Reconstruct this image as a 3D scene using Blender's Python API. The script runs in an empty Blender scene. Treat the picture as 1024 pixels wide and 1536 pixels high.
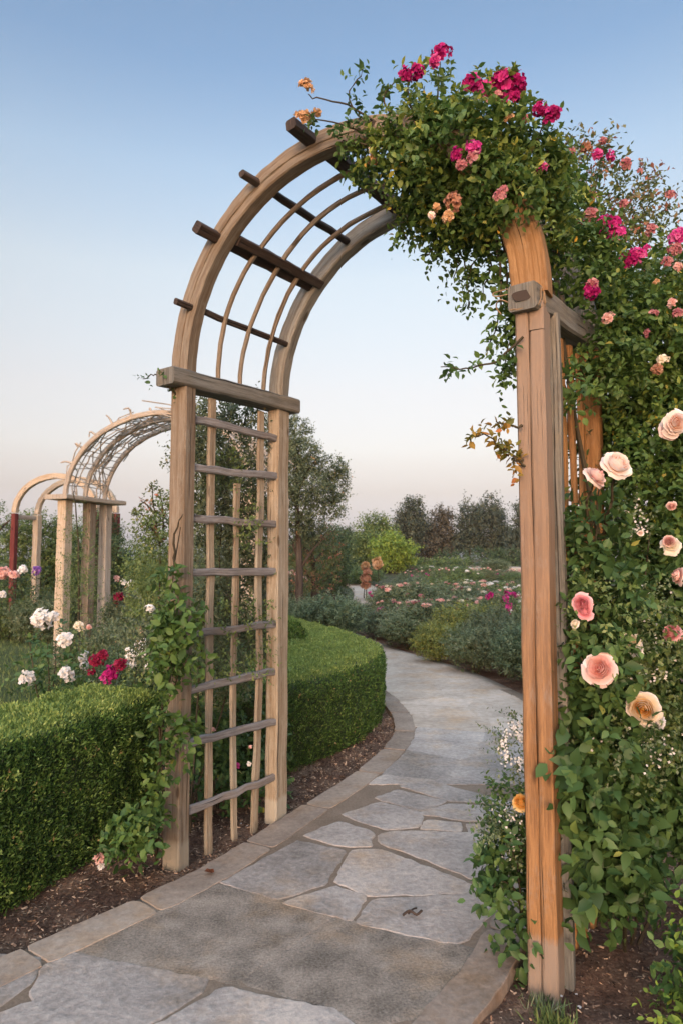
import bpy, math, numpy as np
from mathutils import Vector
R = np.random.default_rng(7)
PI = math.pi
scene = bpy.context.scene
COL = scene.collection
# ---------------------------------------------------------------- camera model (used to survey true positions)
F, PIT, EYE = 1000.0, math.radians(4.0), 1.6
def V(*a): return np.array(a, float)
def ray(px, py):
    x, z = (px-512)/F, -(py-768)/F
    return V(x, math.cos(PIT)-z*math.sin(PIT), math.sin(PIT)+z*math.cos(PIT))
def G(px, py, z=0.0):
    d = ray(px, py); return d*((z-EYE)/d[2]) + V(0, 0, EYE)
def P(px, py, Y):
    d = ray(px, py); return d*(Y/d[1]) + V(0, 0, EYE)
def nz(a):
    a = np.asarray(a, float); return a/(np.linalg.norm(a, axis=-1, keepdims=True)+1e-9)
def sst(a, b, x):
    t = np.clip((x-a)/(b-a), 0, 1); return t*t*(3-2*t)
def gz(x, y):
    """terrain height: flat by the arch, rising gently into the far garden"""
    return 1.25*sst(13, 48, y) - 0.02 - 0.045*sst(0.3, 1.0, x)*sst(5.5, 4.0, y)
def wob(p, s=1.0, seed=0):
    """cheap smooth 3-D noise, about -1..1"""
    p = np.asarray(p)*s; k = np.random.default_rng(seed+99); o = 0
    for i in range(5):
        d = k.normal(size=3); d *= (1.0+0.45*i)/np.linalg.norm(d)
        o = o + np.sin(p@d*2.2 + k.uniform(0, 6.28))/(1+0.25*i)
    return o/2.4

# ---------------------------------------------------------------- scene helpers
def link(o, parent=None):
    COL.objects.link(o)
    if parent is not None:
        o.parent = parent; o.location = -Vector(parent.location)
    return o
def thing(name, loc, label, cat, group=None):
    o = bpy.data.objects.new(name, None); COL.objects.link(o); o.location = Vector(loc)
    o.empty_display_size = .1
    return tag(o, label, cat, group)
def tag(o, label=None, cat=None, group=None, kind=None):
    if label: o['label'] = label
    if cat: o['category'] = cat
    if group: o['group'] = group
    if kind: o['kind'] = kind
    return o
def mesh(name, v, f, mat=None, rnd=None, uv=None, smooth=False):
    """v (N,3), f (M,k) with one face size, or a list of tuples"""
    me = bpy.data.meshes.new(name); v = np.asarray(v, np.float32)
    if isinstance(f, np.ndarray):
        k = f.shape[1]; n = len(f)
        me.vertices.add(len(v)); me.vertices.foreach_set('co', v.ravel())
        me.loops.add(n*k); me.loops.foreach_set('vertex_index', f.astype(np.int32).ravel())
        me.polygons.add(n); me.polygons.foreach_set('loop_start', np.arange(0, n*k, k, dtype=np.int32))
        me.polygons.foreach_set('loop_total', np.full(n, k, np.int32))
        me.update(calc_edges=True)
    else:
        me.from_pydata([tuple(map(float, a)) for a in v], [], f)
    if rnd is not None:
        a = me.attributes.new('rnd', 'FLOAT', 'POINT'); a.data.foreach_set('value', np.asarray(rnd, np.float32))
    if uv is not None:
        l = me.uv_layers.new(name='uv'); l.data.foreach_set('uv', np.asarray(uv, np.float32).ravel())
    if smooth: me.polygons.foreach_set('use_smooth', np.ones(len(me.polygons), bool))
    if mat: me.materials.append(mat)
    return me
def obj(name, me, parent=None): return link(bpy.data.objects.new(name, me), parent)

# ---------------------------------------------------------------- materials
def lin(c):
    return tuple(((x/12.92) if x <= .04045 else ((x+.055)/1.055)**2.4) for x in c)+(1,)
def newmat(name):
    m = bpy.data.materials.new(name); m.use_nodes = True; nt = m.node_tree; nt.nodes.clear()
    N = lambda t, **k: _node(nt, t, k)
    out = N('ShaderNodeOutputMaterial')
    return m, nt, N, out
def _node(nt, t, k):
    n = nt.nodes.new(t)
    for a, b in k.items(): setattr(n, a, b)
    return n
def ramp(N, stops):
    r = N('ShaderNodeValToRGB'); e = r.color_ramp.elements
    while len(e) > 1: e.remove(e[-1])
    e[0].position = stops[0][0]; e[0].color = tuple(stops[0][1])+(1,)
    for p, c in stops[1:]:
        x = e.new(p); x.color = tuple(c)+(1,)
    return r
def leafmat(name, stops, trans=.3, rough=.5, spec=.3):
    m, nt, N, out = newmat(name); L = nt.links.new
    at = N('ShaderNodeAttribute', attribute_name='rnd'); r = ramp(N, stops); L(at.outputs['Fac'], r.inputs[0])
    hs = N('ShaderNodeHueSaturation'); no = N('ShaderNodeTexNoise'); no.inputs['Scale'].default_value = 3.0
    geo = N('ShaderNodeNewGeometry'); L(geo.outputs['Position'], no.inputs['Vector'])
    mr = N('ShaderNodeMapRange'); mr.inputs[3].default_value = .72; mr.inputs[4].default_value = 1.28
    L(no.outputs[0], mr.inputs[0]); L(mr.outputs[0], hs.inputs['Value']); L(r.outputs[0], hs.inputs['Color'])
    b = N('ShaderNodeBsdfPrincipled'); b.inputs['Roughness'].default_value = rough; b.inputs['Specular IOR Level'].default_value = spec
    t = N('ShaderNodeBsdfTranslucent'); mx = N('ShaderNodeMixShader'); mx.inputs[0].default_value = trans
    L(hs.outputs[0], b.inputs['Base Color']); L(hs.outputs[0], t.inputs['Color'])
    L(b.outputs[0], mx.inputs[1]); L(t.outputs[0], mx.inputs[2]); L(mx.outputs[0], out.inputs[0])
    return m
def woodmat(name, warm, grey, dark, greyamt=.5, base_grey=None, gloss=.75):
    """grain runs along v of the uv map (metres)"""
    m, nt, N, out = newmat(name); L = nt.links.new
    uv = N('ShaderNodeUVMap', uv_map='uv'); oi = N('ShaderNodeObjectInfo')
    add = N('ShaderNodeVectorMath', operation='ADD'); L(uv.outputs[0], add.inputs[0])
    mu = N('ShaderNodeVectorMath', operation='SCALE'); L(oi.outputs['Random'], mu.inputs['Scale']); mu.inputs[0].default_value = (17, 31, 5)
    L(mu.outputs[0], add.inputs[1])
    def noise(sx, sy, det, rough=.6, dist=0):
        mp = N('ShaderNodeMapping'); mp.inputs['Scale'].default_value = (sx, sy, 1); L(add.outputs[0], mp.inputs[0])
        n = N('ShaderNodeTexNoise'); n.inputs['Scale'].default_value = 1; n.inputs['Detail'].default_value = det
        n.inputs['Roughness'].default_value = rough; n.inputs['Distortion'].default_value = dist
        L(mp.outputs[0], n.inputs['Vector']); return n.outputs[0]
    fine = noise(150, 9, 8, .8); mid = noise(52, 1.5, 9, .74, .3); big = noise(5, 1.1, 3)
    blot = noise(16, 7, 8, .75)
    def mix(fac, a, b, mode='MIX'):
        x = N('ShaderNodeMix', data_type='RGBA', blend_type=mode)
        (L(fac, x.inputs[0]) if not isinstance(fac, float) else setattr(x.inputs[0], 'default_value', fac))
        for s, c in ((6, a), (7, b)):
            if isinstance(c, tuple): x.inputs[s].default_value = c+(1,) if len(c) == 3 else c
            else: L(c, x.inputs[s])
        return x.outputs[2]
    def mapr(v, a, b, c=0., d=1.):
        x = N('ShaderNodeMapRange'); x.inputs[1].default_value = a; x.inputs[2].default_value = b
        x.inputs[3].default_value = c; x.inputs[4].default_value = d; L(v, x.inputs[0]); return x.outputs[0]
    c1 = mix(mapr(big, .62-.3*greyamt, .85-.42*greyamt), warm, grey)
    c2 = mix(mapr(mid, .43, .62, 0, .85), c1, dark)
    c3 = mix(mapr(fine, .42, .62, 0, .6), c2, dark)
    c3 = mix(mapr(blot, .52, .68, 0, .6), c3, grey)
    crack = mapr(noise(85, .9, 3, .6, .2), .655, .68)
    c4 = mix(crack, c3, tuple(x*.3 for x in dark))
    # knots
    mp = N('ShaderNodeMapping'); mp.inputs['Scale'].default_value = (9, 3.2, 1); L(add.outputs[0], mp.inputs[0])
    vo = N('ShaderNodeTexVoronoi'); vo.inputs['Scale'].default_value = 1; L(mp.outputs[0], vo.inputs['Vector'])
    c4 = mix(mapr(vo.outputs['Distance'], .09, .15, .85, 0.), c4, tuple(x*.45 for x in dark))
    if base_grey:
        geo = N('ShaderNodeNewGeometry'); sp = N('ShaderNodeSeparateXYZ'); L(geo.outputs['Position'], sp.inputs[0])
        ad = N('ShaderNodeMath', operation='MULTIPLY_ADD'); L(blot, ad.inputs[0]); ad.inputs[1].default_value = .12; L(sp.outputs[2], ad.inputs[2])
        c4 = mix(mapr(ad.outputs[0], base_grey[0], base_grey[0]+.03, .85, 0.), c4, grey)
        if len(base_grey) > 1:   # weathered grey towards the top of the post
            c4 = mix(mapr(ad.outputs[0], base_grey[1], base_grey[2], 0., .75), c4, grey)
    b = N('ShaderNodeBsdfPrincipled'); b.inputs['Roughness'].default_value = gloss; b.inputs['Specular IOR Level'].default_value = .25
    L(c4, b.inputs['Base Color'])
    h = N('ShaderNodeMath', operation='MULTIPLY_ADD'); L(fine, h.inputs[0]); h.inputs[1].default_value = .5; L(mid, h.inputs[2])
    h2 = N('ShaderNodeMath', operation='MULTIPLY_ADD'); L(crack, h2.inputs[0]); h2.inputs[1].default_value = -1.5; L(h.outputs[0], h2.inputs[2])
    bp = N('ShaderNodeBump'); bp.inputs['Strength'].default_value = .8; bp.inputs['Distance'].default_value = .007
    L(h2.outputs[0], bp.inputs['Height']); L(bp.outputs[0], b.inputs['Normal']); L(b.outputs[0], out.inputs[0])
    return m
def groundmat(name, stops, scale, bump=.5, dist=.02, rough=.9, scale2=None, rndmix=0., stain=None):
    m, nt, N, out = newmat(name); L = nt.links.new
    geo = N('ShaderNodeNewGeometry')
    n1 = N('ShaderNodeTexNoise'); n1.inputs['Scale'].default_value = scale; n1.inputs['Detail'].default_value = 8; n1.inputs['Roughness'].default_value = .7
    n2 = N('ShaderNodeTexNoise'); n2.inputs['Scale'].default_value = scale2 or scale*.12; n2.inputs['Detail'].default_value = 4
    for n in (n1, n2): L(geo.outputs['Position'], n.inputs['Vector'])
    mx = N('ShaderNodeMath', operation='MULTIPLY_ADD'); L(n2.outputs[0], mx.inputs[0]); mx.inputs[1].default_value = .8; 
    sb = N('ShaderNodeMath', operation='SUBTRACT'); L(n1.outputs[0], sb.inputs[0]); sb.inputs[1].default_value = .4; L(sb.outputs[0], mx.inputs[2])
    v = mx.outputs[0]
    if rndmix:
        at = N('ShaderNodeAttribute', attribute_name='rnd'); q = N('ShaderNodeMath', operation='MULTIPLY_ADD')
        s2 = N('ShaderNodeMath', operation='SUBTRACT'); L(at.outputs['Fac'], s2.inputs[0]); s2.inputs[1].default_value = .5
        L(s2.outputs[0], q.inputs[0]); q.inputs[1].default_value = rndmix; L(v, q.inputs[2]); v = q.outputs[0]
    r = ramp(N, stops); L(v, r.inputs[0])
    b = N('ShaderNodeBsdfPrincipled'); b.inputs['Roughness'].default_value = rough; b.inputs['Specular IOR Level'].default_value = .25
    colr = r.outputs[0]
    if stain:
        n3 = N('ShaderNodeTexNoise'); n3.inputs['Scale'].default_value = 2.1; n3.inputs['Detail'].default_value = 9; n3.inputs['Roughness'].default_value = .68; L(geo.outputs['Position'], n3.inputs['Vector'])
        for lo, hi, amt, c in ((.5, .68, stain, (1.05, .88, .68)), (.42, .28, stain*.8, (.66, .66, .64))):
            q3 = N('ShaderNodeMapRange'); q3.inputs[1].default_value = lo; q3.inputs[2].default_value = hi; q3.inputs[4].default_value = amt; L(n3.outputs[0], q3.inputs[0])
            x3 = N('ShaderNodeMix', data_type='RGBA', blend_type='MULTIPLY'); L(q3.outputs[0], x3.inputs[0]); L(colr, x3.inputs[6]); x3.inputs[7].default_value = c+(1,); colr = x3.outputs[2]
    L(colr, b.inputs['Base Color'])
    bp = N('ShaderNodeBump'); bp.inputs['Strength'].default_value = bump; bp.inputs['Distance'].default_value = dist
    L(n1.outputs[0], bp.inputs['Height']); L(bp.outputs[0], b.inputs['Normal']); L(b.outputs[0], out.inputs[0])
    return m
LG = {  # leaf colour families: ramp over the per-leaf random value
 'rose':   [(0, (.016, .034, .009)), (.45, (.034, .068, .016)), (.85, (.058, .098, .022)), (.97, (.085, .115, .028)), (1, (.15, .14, .03))],
 'roseyel':[(0, (.025, .045, .010)), (.4, (.05, .085, .018)), (.75, (.10, .13, .025)), (.93, (.2, .19, .03)), (1, (.32, .2, .03))],
 'rosered':[(0, (.03, .04, .015)), (.45, (.055, .075, .025)), (.7, (.1, .09, .04)), (.85, (.18, .07, .045)), (1, (.25, .09, .07))],
 'bigleaf':[(0, (.014, .032, .010)), (.5, (.03, .062, .018)), (.85, (.05, .09, .025)), (.96, (.08, .12, .03)), (1, (.2, .2, .05))],
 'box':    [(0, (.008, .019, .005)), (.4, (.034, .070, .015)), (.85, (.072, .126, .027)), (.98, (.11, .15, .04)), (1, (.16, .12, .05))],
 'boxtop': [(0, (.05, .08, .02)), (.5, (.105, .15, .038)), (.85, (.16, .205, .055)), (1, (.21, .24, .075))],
 'olive':  [(0, (.026, .038, .02)), (.5, (.06, .078, .042)), (.9, (.085, .105, .055)), (1, (.16, .10, .05))],
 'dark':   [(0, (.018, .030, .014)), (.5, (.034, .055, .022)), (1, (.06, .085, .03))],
 'conifer':[(0, (.022, .030, .022)), (.5, (.040, .052, .034)), (1, (.075, .082, .05))],
 'brownt': [(0, (.028, .030, .022)), (.5, (.055, .052, .036)), (1, (.095, .085, .055))],
 'bright': [(0, (.05, .085, .014)), (.5, (.10, .15, .024)), (1, (.19, .23, .04))],
 'greyg':  [(0, (.03, .045, .02)), (.5, (.066, .09, .042)), (.9, (.13, .15, .085)), (1, (.2, .19, .12))],
 'blueg':  [(0, (.028, .044, .022)), (.5, (.060, .088, .044)), (1, (.115, .145, .08))],
 'yelg':   [(0, (.045, .06, .016)), (.5, (.09, .108, .026)), (.9, (.16, .16, .035)), (1, (.26, .2, .04))],
 'fieldg': [(0, (.03, .045, .02)), (.5, (.07, .09, .04)), (1, (.12, .13, .07))],
 'mid':    [(0, (.03, .05, .016)), (.5, (.06, .09, .028)), (.9, (.10, .13, .042)), (1, (.16, .16, .07))],
 'turf':   [(0, (.04, .065, .016)), (.5, (.075, .105, .028)), (1, (.13, .15, .05))],
}
LM = {k: leafmat('leaf_'+k, [(p, tuple(x*2.05 for x in c)) for p, c in v]) for k, v in LG.items()}
PG = {  # petals: 0 = heart, 1 = outer edge (roses) / random (clusters)
 'blush':  [(0, (.88, .48, .30)), (.25, (.9, .64, .5)), (.55, (.93, .8, .72)), (1, (.95, .9, .86))],
 'pinkheart': [(0, (.75, .10, .12)), (.25, (.8, .22, .24)), (.5, (.87, .62, .55)), (1, (.92, .82, .76))],
 'pink':   [(0, (.62, .15, .19)), (.5, (.76, .33, .36)), (1, (.86, .56, .56))],
 'salmon': [(0, (.78, .3, .25)), (.4, (.88, .55, .49)), (1, (.94, .8, .75))],
 'white':  [(0, (.72, .7, .6)), (.5, (.8, .8, .78)), (1, (.84, .84, .84))],
 'cream':  [(0, (.7, .6, .36)), (.5, (.82, .76, .62)), (1, (.86, .83, .74))],
 'yellow': [(0, (.75, .33, .03)), (.35, (.82, .5, .12)), (.55, (.85, .72, .5)), (1, (.88, .82, .76))],
 'peach':  [(0, (.75, .34, .05)), (.5, (.82, .48, .12)), (1, (.86, .62, .28))],
 'magenta':[(0, (.17, .003, .05)), (.5, (.37, .01, .14)), (.85, (.52, .03, .23)), (1, (.62, .12, .33))],
 'hotpink':[(0, (.36, .015, .15)), (.5, (.58, .05, .28)), (1, (.72, .2, .44))],
 'fadedpink':[(0, (.32, .08, .11)), (.5, (.46, .19, .21)), (1, (.58, .36, .34))],
 'tan':    [(0, (.42, .24, .10)), (.5, (.6, .38, .2)), (1, (.74, .54, .36))],
 'dried':  [(0, (.25, .12, .07)), (.5, (.4, .2, .13)), (1, (.5, .32, .2))],
 'crimson':[(0, (.12, .004, .02)), (.6, (.27, .012, .05)), (1, (.36, .04, .1))],
 'lilac':  [(0, (.16, .06, .3)), (.6, (.3, .14, .45)), (1, (.5, .32, .6))],
 'palepink':[(0, (.6, .25, .22)), (.5, (.74, .45, .4)), (1, (.82, .66, .6))],
}
PM = {k: leafmat('petal_'+k, [(p, tuple(min(.93, x*1.0) for x in c)) for p, c in v], trans=.35, rough=.6, spec=.15) for k, v in PG.items()}
W = {
 'warm':  woodmat('wood_warm', (0.259, 0.222, 0.167), (0.249, 0.239, 0.193), (0.121, 0.085, 0.052), .35, (.16,)),
 'grey':  woodmat('wood_grey', (0.229, 0.210, 0.161), (0.195, 0.206, 0.190), (0.084, 0.081, 0.068), .8),
 'inner': woodmat('wood_inner', (0.388, 0.344, 0.261), (0.388, 0.373, 0.307), (0.195, 0.144, 0.085), .55, (.16,)),
 'rail':  woodmat('wood_rail', (0.255, 0.232, 0.209), (0.267, 0.273, 0.278), (0.104, 0.099, 0.093), .9),
 'slat':  woodmat('wood_slat', (0.345, 0.303, 0.228), (0.340, 0.335, 0.270), (0.158, 0.116, 0.072), .5),
 'dark':  woodmat('wood_dark', (0.068, 0.048, 0.036), (0.080, 0.068, 0.056), (0.024, 0.019, 0.016), .4),
 'orange':woodmat('wood_orange', (0.348, 0.193, 0.081), (0.261, 0.215, 0.170), (0.133, 0.067, 0.030), .12, (.2, .9, 2.2)),
 'arm':   woodmat('wood_arm', (0.350, 0.216, 0.101), (0.313, 0.221, 0.129), (0.184, 0.092, 0.032), .15),
 'slator':woodmat('wood_slat_orange', (0.368, 0.192, 0.064), (0.272, 0.176, 0.096), (0.144, 0.068, 0.024), .3),
 'rib':   woodmat('wood_rib', (0.239, 0.203, 0.150), (0.239, 0.224, 0.181), (0.117, 0.085, 0.052), .45),
 'ribback':woodmat('wood_rib_back', (0.261, 0.245, 0.200), (0.268, 0.274, 0.243), (0.117, 0.103, 0.074), .75),
 'pale':  woodmat('wood_pale', (0.487, 0.436, 0.345), (0.487, 0.447, 0.364), (0.292, 0.216, 0.135), .5),
 'palegrey':woodmat('wood_pale_grey', (0.435, 0.397, 0.323), (0.417, 0.397, 0.343), (0.228, 0.191, 0.152), .6),
 'red':   woodmat('wood_red', (0.160, 0.032, 0.028), (0.160, 0.064, 0.048), (0.064, 0.016, 0.016), .3),
 'bark':  woodmat('bark', (0.072, 0.052, 0.036), (0.104, 0.088, 0.072), (0.032, 0.024, 0.018), .6),
 'cane':  woodmat('cane', (0.056, 0.048, 0.024), (0.088, 0.072, 0.044), (0.028, 0.024, 0.014), .4),
 'twine': woodmat('twine', (0.320, 0.232, 0.136), (0.272, 0.216, 0.152), (0.160, 0.104, 0.056), .3),
}
MU = groundmat('mulch', [(.2, (0.067, 0.042, 0.030)), (.45, (0.171, 0.104, 0.072)), (.62, (0.285, 0.190, 0.129)), (.8, (0.513, 0.361, 0.247))], 55, 1., .05, .95, 5)
CHIP = groundmat('mulch_chip', [(.1, (0.050, 0.032, 0.023)), (.4, (0.125, 0.079, 0.055)), (.65, (0.213, 0.140, 0.094)), (.95, (0.525, 0.382, 0.260))], 40, .3, .01, .9, 5, 1.1)
STONE = groundmat('flagstone', [(.12, (0.158, 0.144, 0.121)), (.4, (0.299, 0.270, 0.239)), (.6, (0.411, 0.370, 0.326)), (.85, (0.571, 0.505, 0.428))], 30, 1., .014, .8, 2.8, .28, stain=.9)
AGG = groundmat('aggregate', [(.15, (0.095, 0.080, 0.064)), (.42, (0.265, 0.231, 0.186)), (.6, (0.387, 0.332, 0.269)), (.85, (0.556, 0.480, 0.388))], 95, 1., .018, .9, 7, .1, stain=.9)
MORT = groundmat('mortar', [(.15, (0.120, 0.090, 0.062)), (.5, (0.215, 0.166, 0.120)), (.85, (0.292, 0.233, 0.173))], 60, .8, .012, .9, 4)
KERB = groundmat('kerb_stone', [(.1, (0.157, 0.123, 0.091)), (.45, (0.270, 0.217, 0.170)), (.65, (0.338, 0.279, 0.219)), (.9, (0.439, 0.366, 0.293))], 30, .6, .01, .85, 3, .35, stain=.9)
CONC = groundmat('concrete_path', [(.1, (0.258, 0.210, 0.162)), (.45, (0.425, 0.356, 0.281)), (.65, (0.517, 0.438, 0.355)), (.9, (0.646, 0.548, 0.449))], 14, .5, .01, .85, 1.6, .25, stain=.9)
TURF = groundmat('turf', [(.2, (.028, .043, .012)), (.5, (.055, .075, .022)), (.8, (.095, .11, .038))], 24, .8, .05, .95, 1.2)
FIELD = groundmat('field', [(.2, (.03, .032, .016)), (.5, (.058, .062, .03)), (.8, (.11, .10, .055))], 4, .6, .1, .95, .3)
HILL = groundmat('hill', [(.2, (.05, .065, .035)), (.5, (.075, .085, .05)), (.8, (.11, .11, .07))], .01, .0, .1, 1, .004)
SAND = groundmat('sand', [(.2, (.3, .23, .17)), (.8, (.45, .36, .28))], 3, .4, .05, .95)

# ---------------------------------------------------------------- swept timber
def sweep(pts, A, w, t, ch=.006, jit=.0, wj=0.0, seed=1, cap=True):
    """rectangular timber, w along A and t across, swept along pts -> (verts, faces, uvs per loop)"""
    k = np.random.default_rng(seed)
    pts = np.asarray(pts, float); n = len(pts)
    T = nz(np.gradient(pts, axis=0)); A = np.broadcast_to(np.asarray(A, float), pts.shape)
    A = nz(A - (A*T).sum(1, keepdims=True)*T); B = np.cross(T, A)
    if jit: pts = pts + A*k.normal(0, jit, (n, 1)) + B*k.normal(0, jit, (n, 1))
    a, b = w/2, t/2; c = min(ch, a*.6, b*.6)
    sec = np.array([(-a+c, -b), (a-c, -b), (a, -b+c), (a, b-c), (a-c, b), (-a+c, b), (-a, b-c), (-a, -b+c)])
    sc = 1+k.normal(0, wj, (n, 1)) if wj else np.ones((n, 1))
    v = (pts[:, None] + A[:, None]*sec[None, :, :1]*sc[:, None] + B[:, None]*sec[None, :, 1:]*sc[:, None])
    if jit or wj: v += k.normal(0, .0008, v.shape)
    per = np.r_[0, np.cumsum(np.linalg.norm(np.diff(np.vstack([sec, sec[:1]]), axis=0), axis=1))]
    L = np.r_[0, np.cumsum(np.linalg.norm(np.diff(pts, axis=0), axis=1))]
    f, uv = [], []
    for i in range(n-1):
        for j in range(8):
            q = (j+1) % 8
            f.append((i*8+j, i*8+q, (i+1)*8+q, (i+1)*8+j))
            uv += [(per[j], L[i]), (per[j+1], L[i]), (per[j+1], L[i+1]), (per[j], L[i+1])]
    if cap:
        f.append(tuple(range(7, -1, -1))); uv += [(sec[j][0]*2, sec[j][1]*2) for j in range(7, -1, -1)]
        f.append(tuple((n-1)*8+j for j in range(8))); uv += [(sec[j][0]*2, sec[j][1]*2) for j in range(8)]
    return v.reshape(-1, 3), f, uv
def tube(pts, r, sides=6):
    """round stem with a radius per point"""
    pts = np.asarray(pts, float); n = len(pts); r = np.broadcast_to(np.asarray(r, float), (n,))
    T = nz(np.gradient(pts, axis=0)); ref = np.where(np.abs(T[:, 2:3]) > .9, V(1, 0, 0), V(0, 0, 1))
    A = nz(np.cross(T, ref)); B = np.cross(T, A)
    an = np.linspace(0, 2*PI, sides, endpoint=False)
    v = pts[:, None] + (A[:, None]*np.cos(an)[None, :, None] + B[:, None]*np.sin(an)[None, :, None])*r[:, None, None]
    L = np.r_[0, np.cumsum(np.linalg.norm(np.diff(pts, axis=0), axis=1))]
    f, uv = [], []
    for i in range(n-1):
        for j in range(sides):
            q = (j+1) % sides
            f.append((i*sides+j, i*sides+q, (i+1)*sides+q, (i+1)*sides+j))
            w = 2*PI*float(r.max())/sides
            uv += [(j*w, L[i]), (j*w+w, L[i]), (j*w+w, L[i+1]), (j*w, L[i+1])]
    f.append(tuple(range(sides-1, -1, -1))); uv += [(0, 0)]*sides
    f.append(tuple((n-1)*sides+j for j in range(sides))); uv += [(0, 0)]*sides
    return v.reshape(-1, 3), f, uv
def join(parts):
    v, f, uv, o = [], [], [], 0
    for a in parts:
        v.append(a[0]); f += [tuple(i+o for i in q) for q in a[1]]; uv += a[2]; o += len(a[0])
    return np.vstack(v), f, uv
def timber(name, mat, parent, geo, smooth=False):
    return obj(name, mesh(name, geo[0], geo[1], mat, uv=geo[2], smooth=smooth), parent)
def line(a, b, n=10): return np.linspace(np.asarray(a, float), np.asarray(b, float), n)
def curve(*p, n=14):
    """smooth curve through points"""
    p = np.asarray(p, float); t = np.linspace(0, len(p)-1, n); o = []
    for x in t:
        i = min(int(x), len(p)-2); u = x-i
        a, b, c, d = p[max(i-1, 0)], p[i], p[i+1], p[min(i+2, len(p)-1)]
        o.append(.5*((2*b)+(-a+c)*u+(2*a-5*b+4*c-d)*u*u+(-a+3*b-3*c+d)*u**3))
    return np.array(o)

# ---------------------------------------------------------------- leaves
TO = (np.array([(0, 0, 0), (0, .33, -.03), (0, .68, -.05), (0, 1, -.14), (-.27, .28, .05), (-.25, .63, .03), (.27, .28, .05), (.25, .63, .03)]),
      np.array([(0, 1, 4), (1, 5, 4), (1, 2, 5), (2, 3, 5), (0, 6, 1), (1, 6, 7), (1, 7, 2), (2, 7, 3)]))
TD = (np.array([(0, 0, 0), (.27, .45, .07), (0, 1, -.06), (-.27, .45, .07)]), np.array([(0, 1, 2), (0, 2, 3)]))
TN = (np.array([(0, 0, 0), (.19, .5, .04), (0, 1, -.04), (-.19, .5, .04)]), np.array([(0, 1, 2), (0, 2, 3)]))
TB = (np.array([(0, 0, 0), (.05, .1, 0), (.035, .6, .05), (0, 1, .15), (-.035, .6, .05), (-.05, .1, 0)]),
      np.array([(0, 1, 5), (1, 2, 5), (2, 4, 5), (2, 3, 4)]))
def leafgeo(pos, d, n, s, T=TD, rnd=None, k=R):
    d = nz(d); n = n - (n*d).sum(1, keepdims=True)*d; n = nz(n); x = np.cross(d, n)
    tv, tf = T; s = np.asarray(s).reshape(-1, 1, 1)
    wv = k.uniform(.8, 1.2, (len(pos), 1, 1))
    v = pos[:, None] + s*(x[:, None]*tv[None, :, :1]*wv + d[:, None]*tv[None, :, 1:2] + n[:, None]*tv[None, :, 2:]*k.uniform(.3, 2.0, (len(pos), 1, 1)))
    f = tf[None] + (np.arange(len(pos))*len(tv))[:, None, None]
    if rnd is None: rnd = k.random(len(pos))
    return v.reshape(-1, 3), f.reshape(-1, 3), np.repeat(rnd, len(tv))
def cat(parts):
    v = np.vstack([p[0] for p in parts]); o = np.cumsum([0]+[len(p[0]) for p in parts[:-1]])
    return v, np.vstack([p[1]+q for p, q in zip(parts, o)]), np.concatenate([p[2] for p in parts])
def foliage(name, geo, mat, parent=None): return obj(name, mesh(name, geo[0], geo[1], mat, rnd=geo[2]), parent)
def sprigs(c, out, L, n, s, T=TD, up=.3, droop=0., k=R, tone=None, jd=.55):
    """c sprig roots, out sprig directions; n leaves along each"""
    m = len(c); L = np.broadcast_to(L, (m,)) * k.uniform(.6, 1.3, m)
    d = nz(nz(out) + k.normal(0, jd, (m, 3)) + V(0, 0, up))
    t = np.tile(np.linspace(.12, 1, n), (m, 1)) + k.uniform(-.05, .05, (m, n))
    pos = c[:, None] + d[:, None]*(t*L[:, None])[..., None] + V(0, 0, -1)*(droop*t*t*L[:, None])[..., None]
    a = nz(np.cross(d, k.normal(size=(m, 3)))); b = np.cross(d, a)
    ph = (np.arange(n)*2.4)[None] + k.uniform(0, 6.28, (m, 1))
    rad = a[:, None]*np.cos(ph)[..., None] + b[:, None]*np.sin(ph)[..., None]
    ax = nz(d[:, None]*.55 + rad*.9 + k.normal(0, .2, (m, n, 3)))
    nn = nz(V(0, 0, 1)*.9 + d[:, None]*.6 + k.normal(0, .45, (m, n, 3)))
    base = k.random(m) if tone is None else tone
    rr = np.clip(base[:, None]*.6 + k.random((m, n))*.4 + (t-.5)*.12, 0, 1)
    ss = s*k.uniform(.65, 1.3, (m, n))*(1.12-.35*t)
    return leafgeo(pos.reshape(-1, 3), ax.reshape(-1, 3), nn.reshape(-1, 3), ss.ravel(), T, rr.ravel(), k)
def blob(c, r, n, shell=.55, k=R, gap=.25, gs=6.0, seed=3):
    """n points in an ellipsoid biased to its outside, with noisy gaps -> points, outward dirs"""
    r = np.asarray(r, float)*np.ones(3); c = np.asarray(c, float)
    d = nz(k.normal(size=(n*3, 3))); rad = (shell**3+(1-shell**3)*k.random(n*3))**(1/3)
    lump = 1+.22*wob(d, 2.6, seed)
    p = c + d*r*(rad*lump)[:, None]
    if gap is not None:
        keep = wob(p, gs, seed+1) > (-1+gap*2)
        p, d = p[keep], d[keep]
    return p[:n], nz(d/r)[:n]
def bush_geo(blobs, nsp, L, n, s, T=TD, k=R, **kw):
    """blobs: (centre, radii); nsp sprigs shared by volume"""
    vol = np.array([np.prod(np.asarray(r)*np.ones(3))**.72 for _, r in blobs]); vol = vol/vol.sum()
    sh = kw.pop('shell', .5); gap = kw.pop('gap', .25); gs = kw.pop('gs', 5.)
    out = []
    for i, ((c, r), q) in enumerate(zip(blobs, vol)):
        p, d = blob(c, r, max(4, int(nsp*q)), sh, k, gap, gs, seed=int(k.integers(999)))
        out.append(sprigs(p, d, L, n, s, T, k=k, **kw))
    return cat(out)

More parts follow.
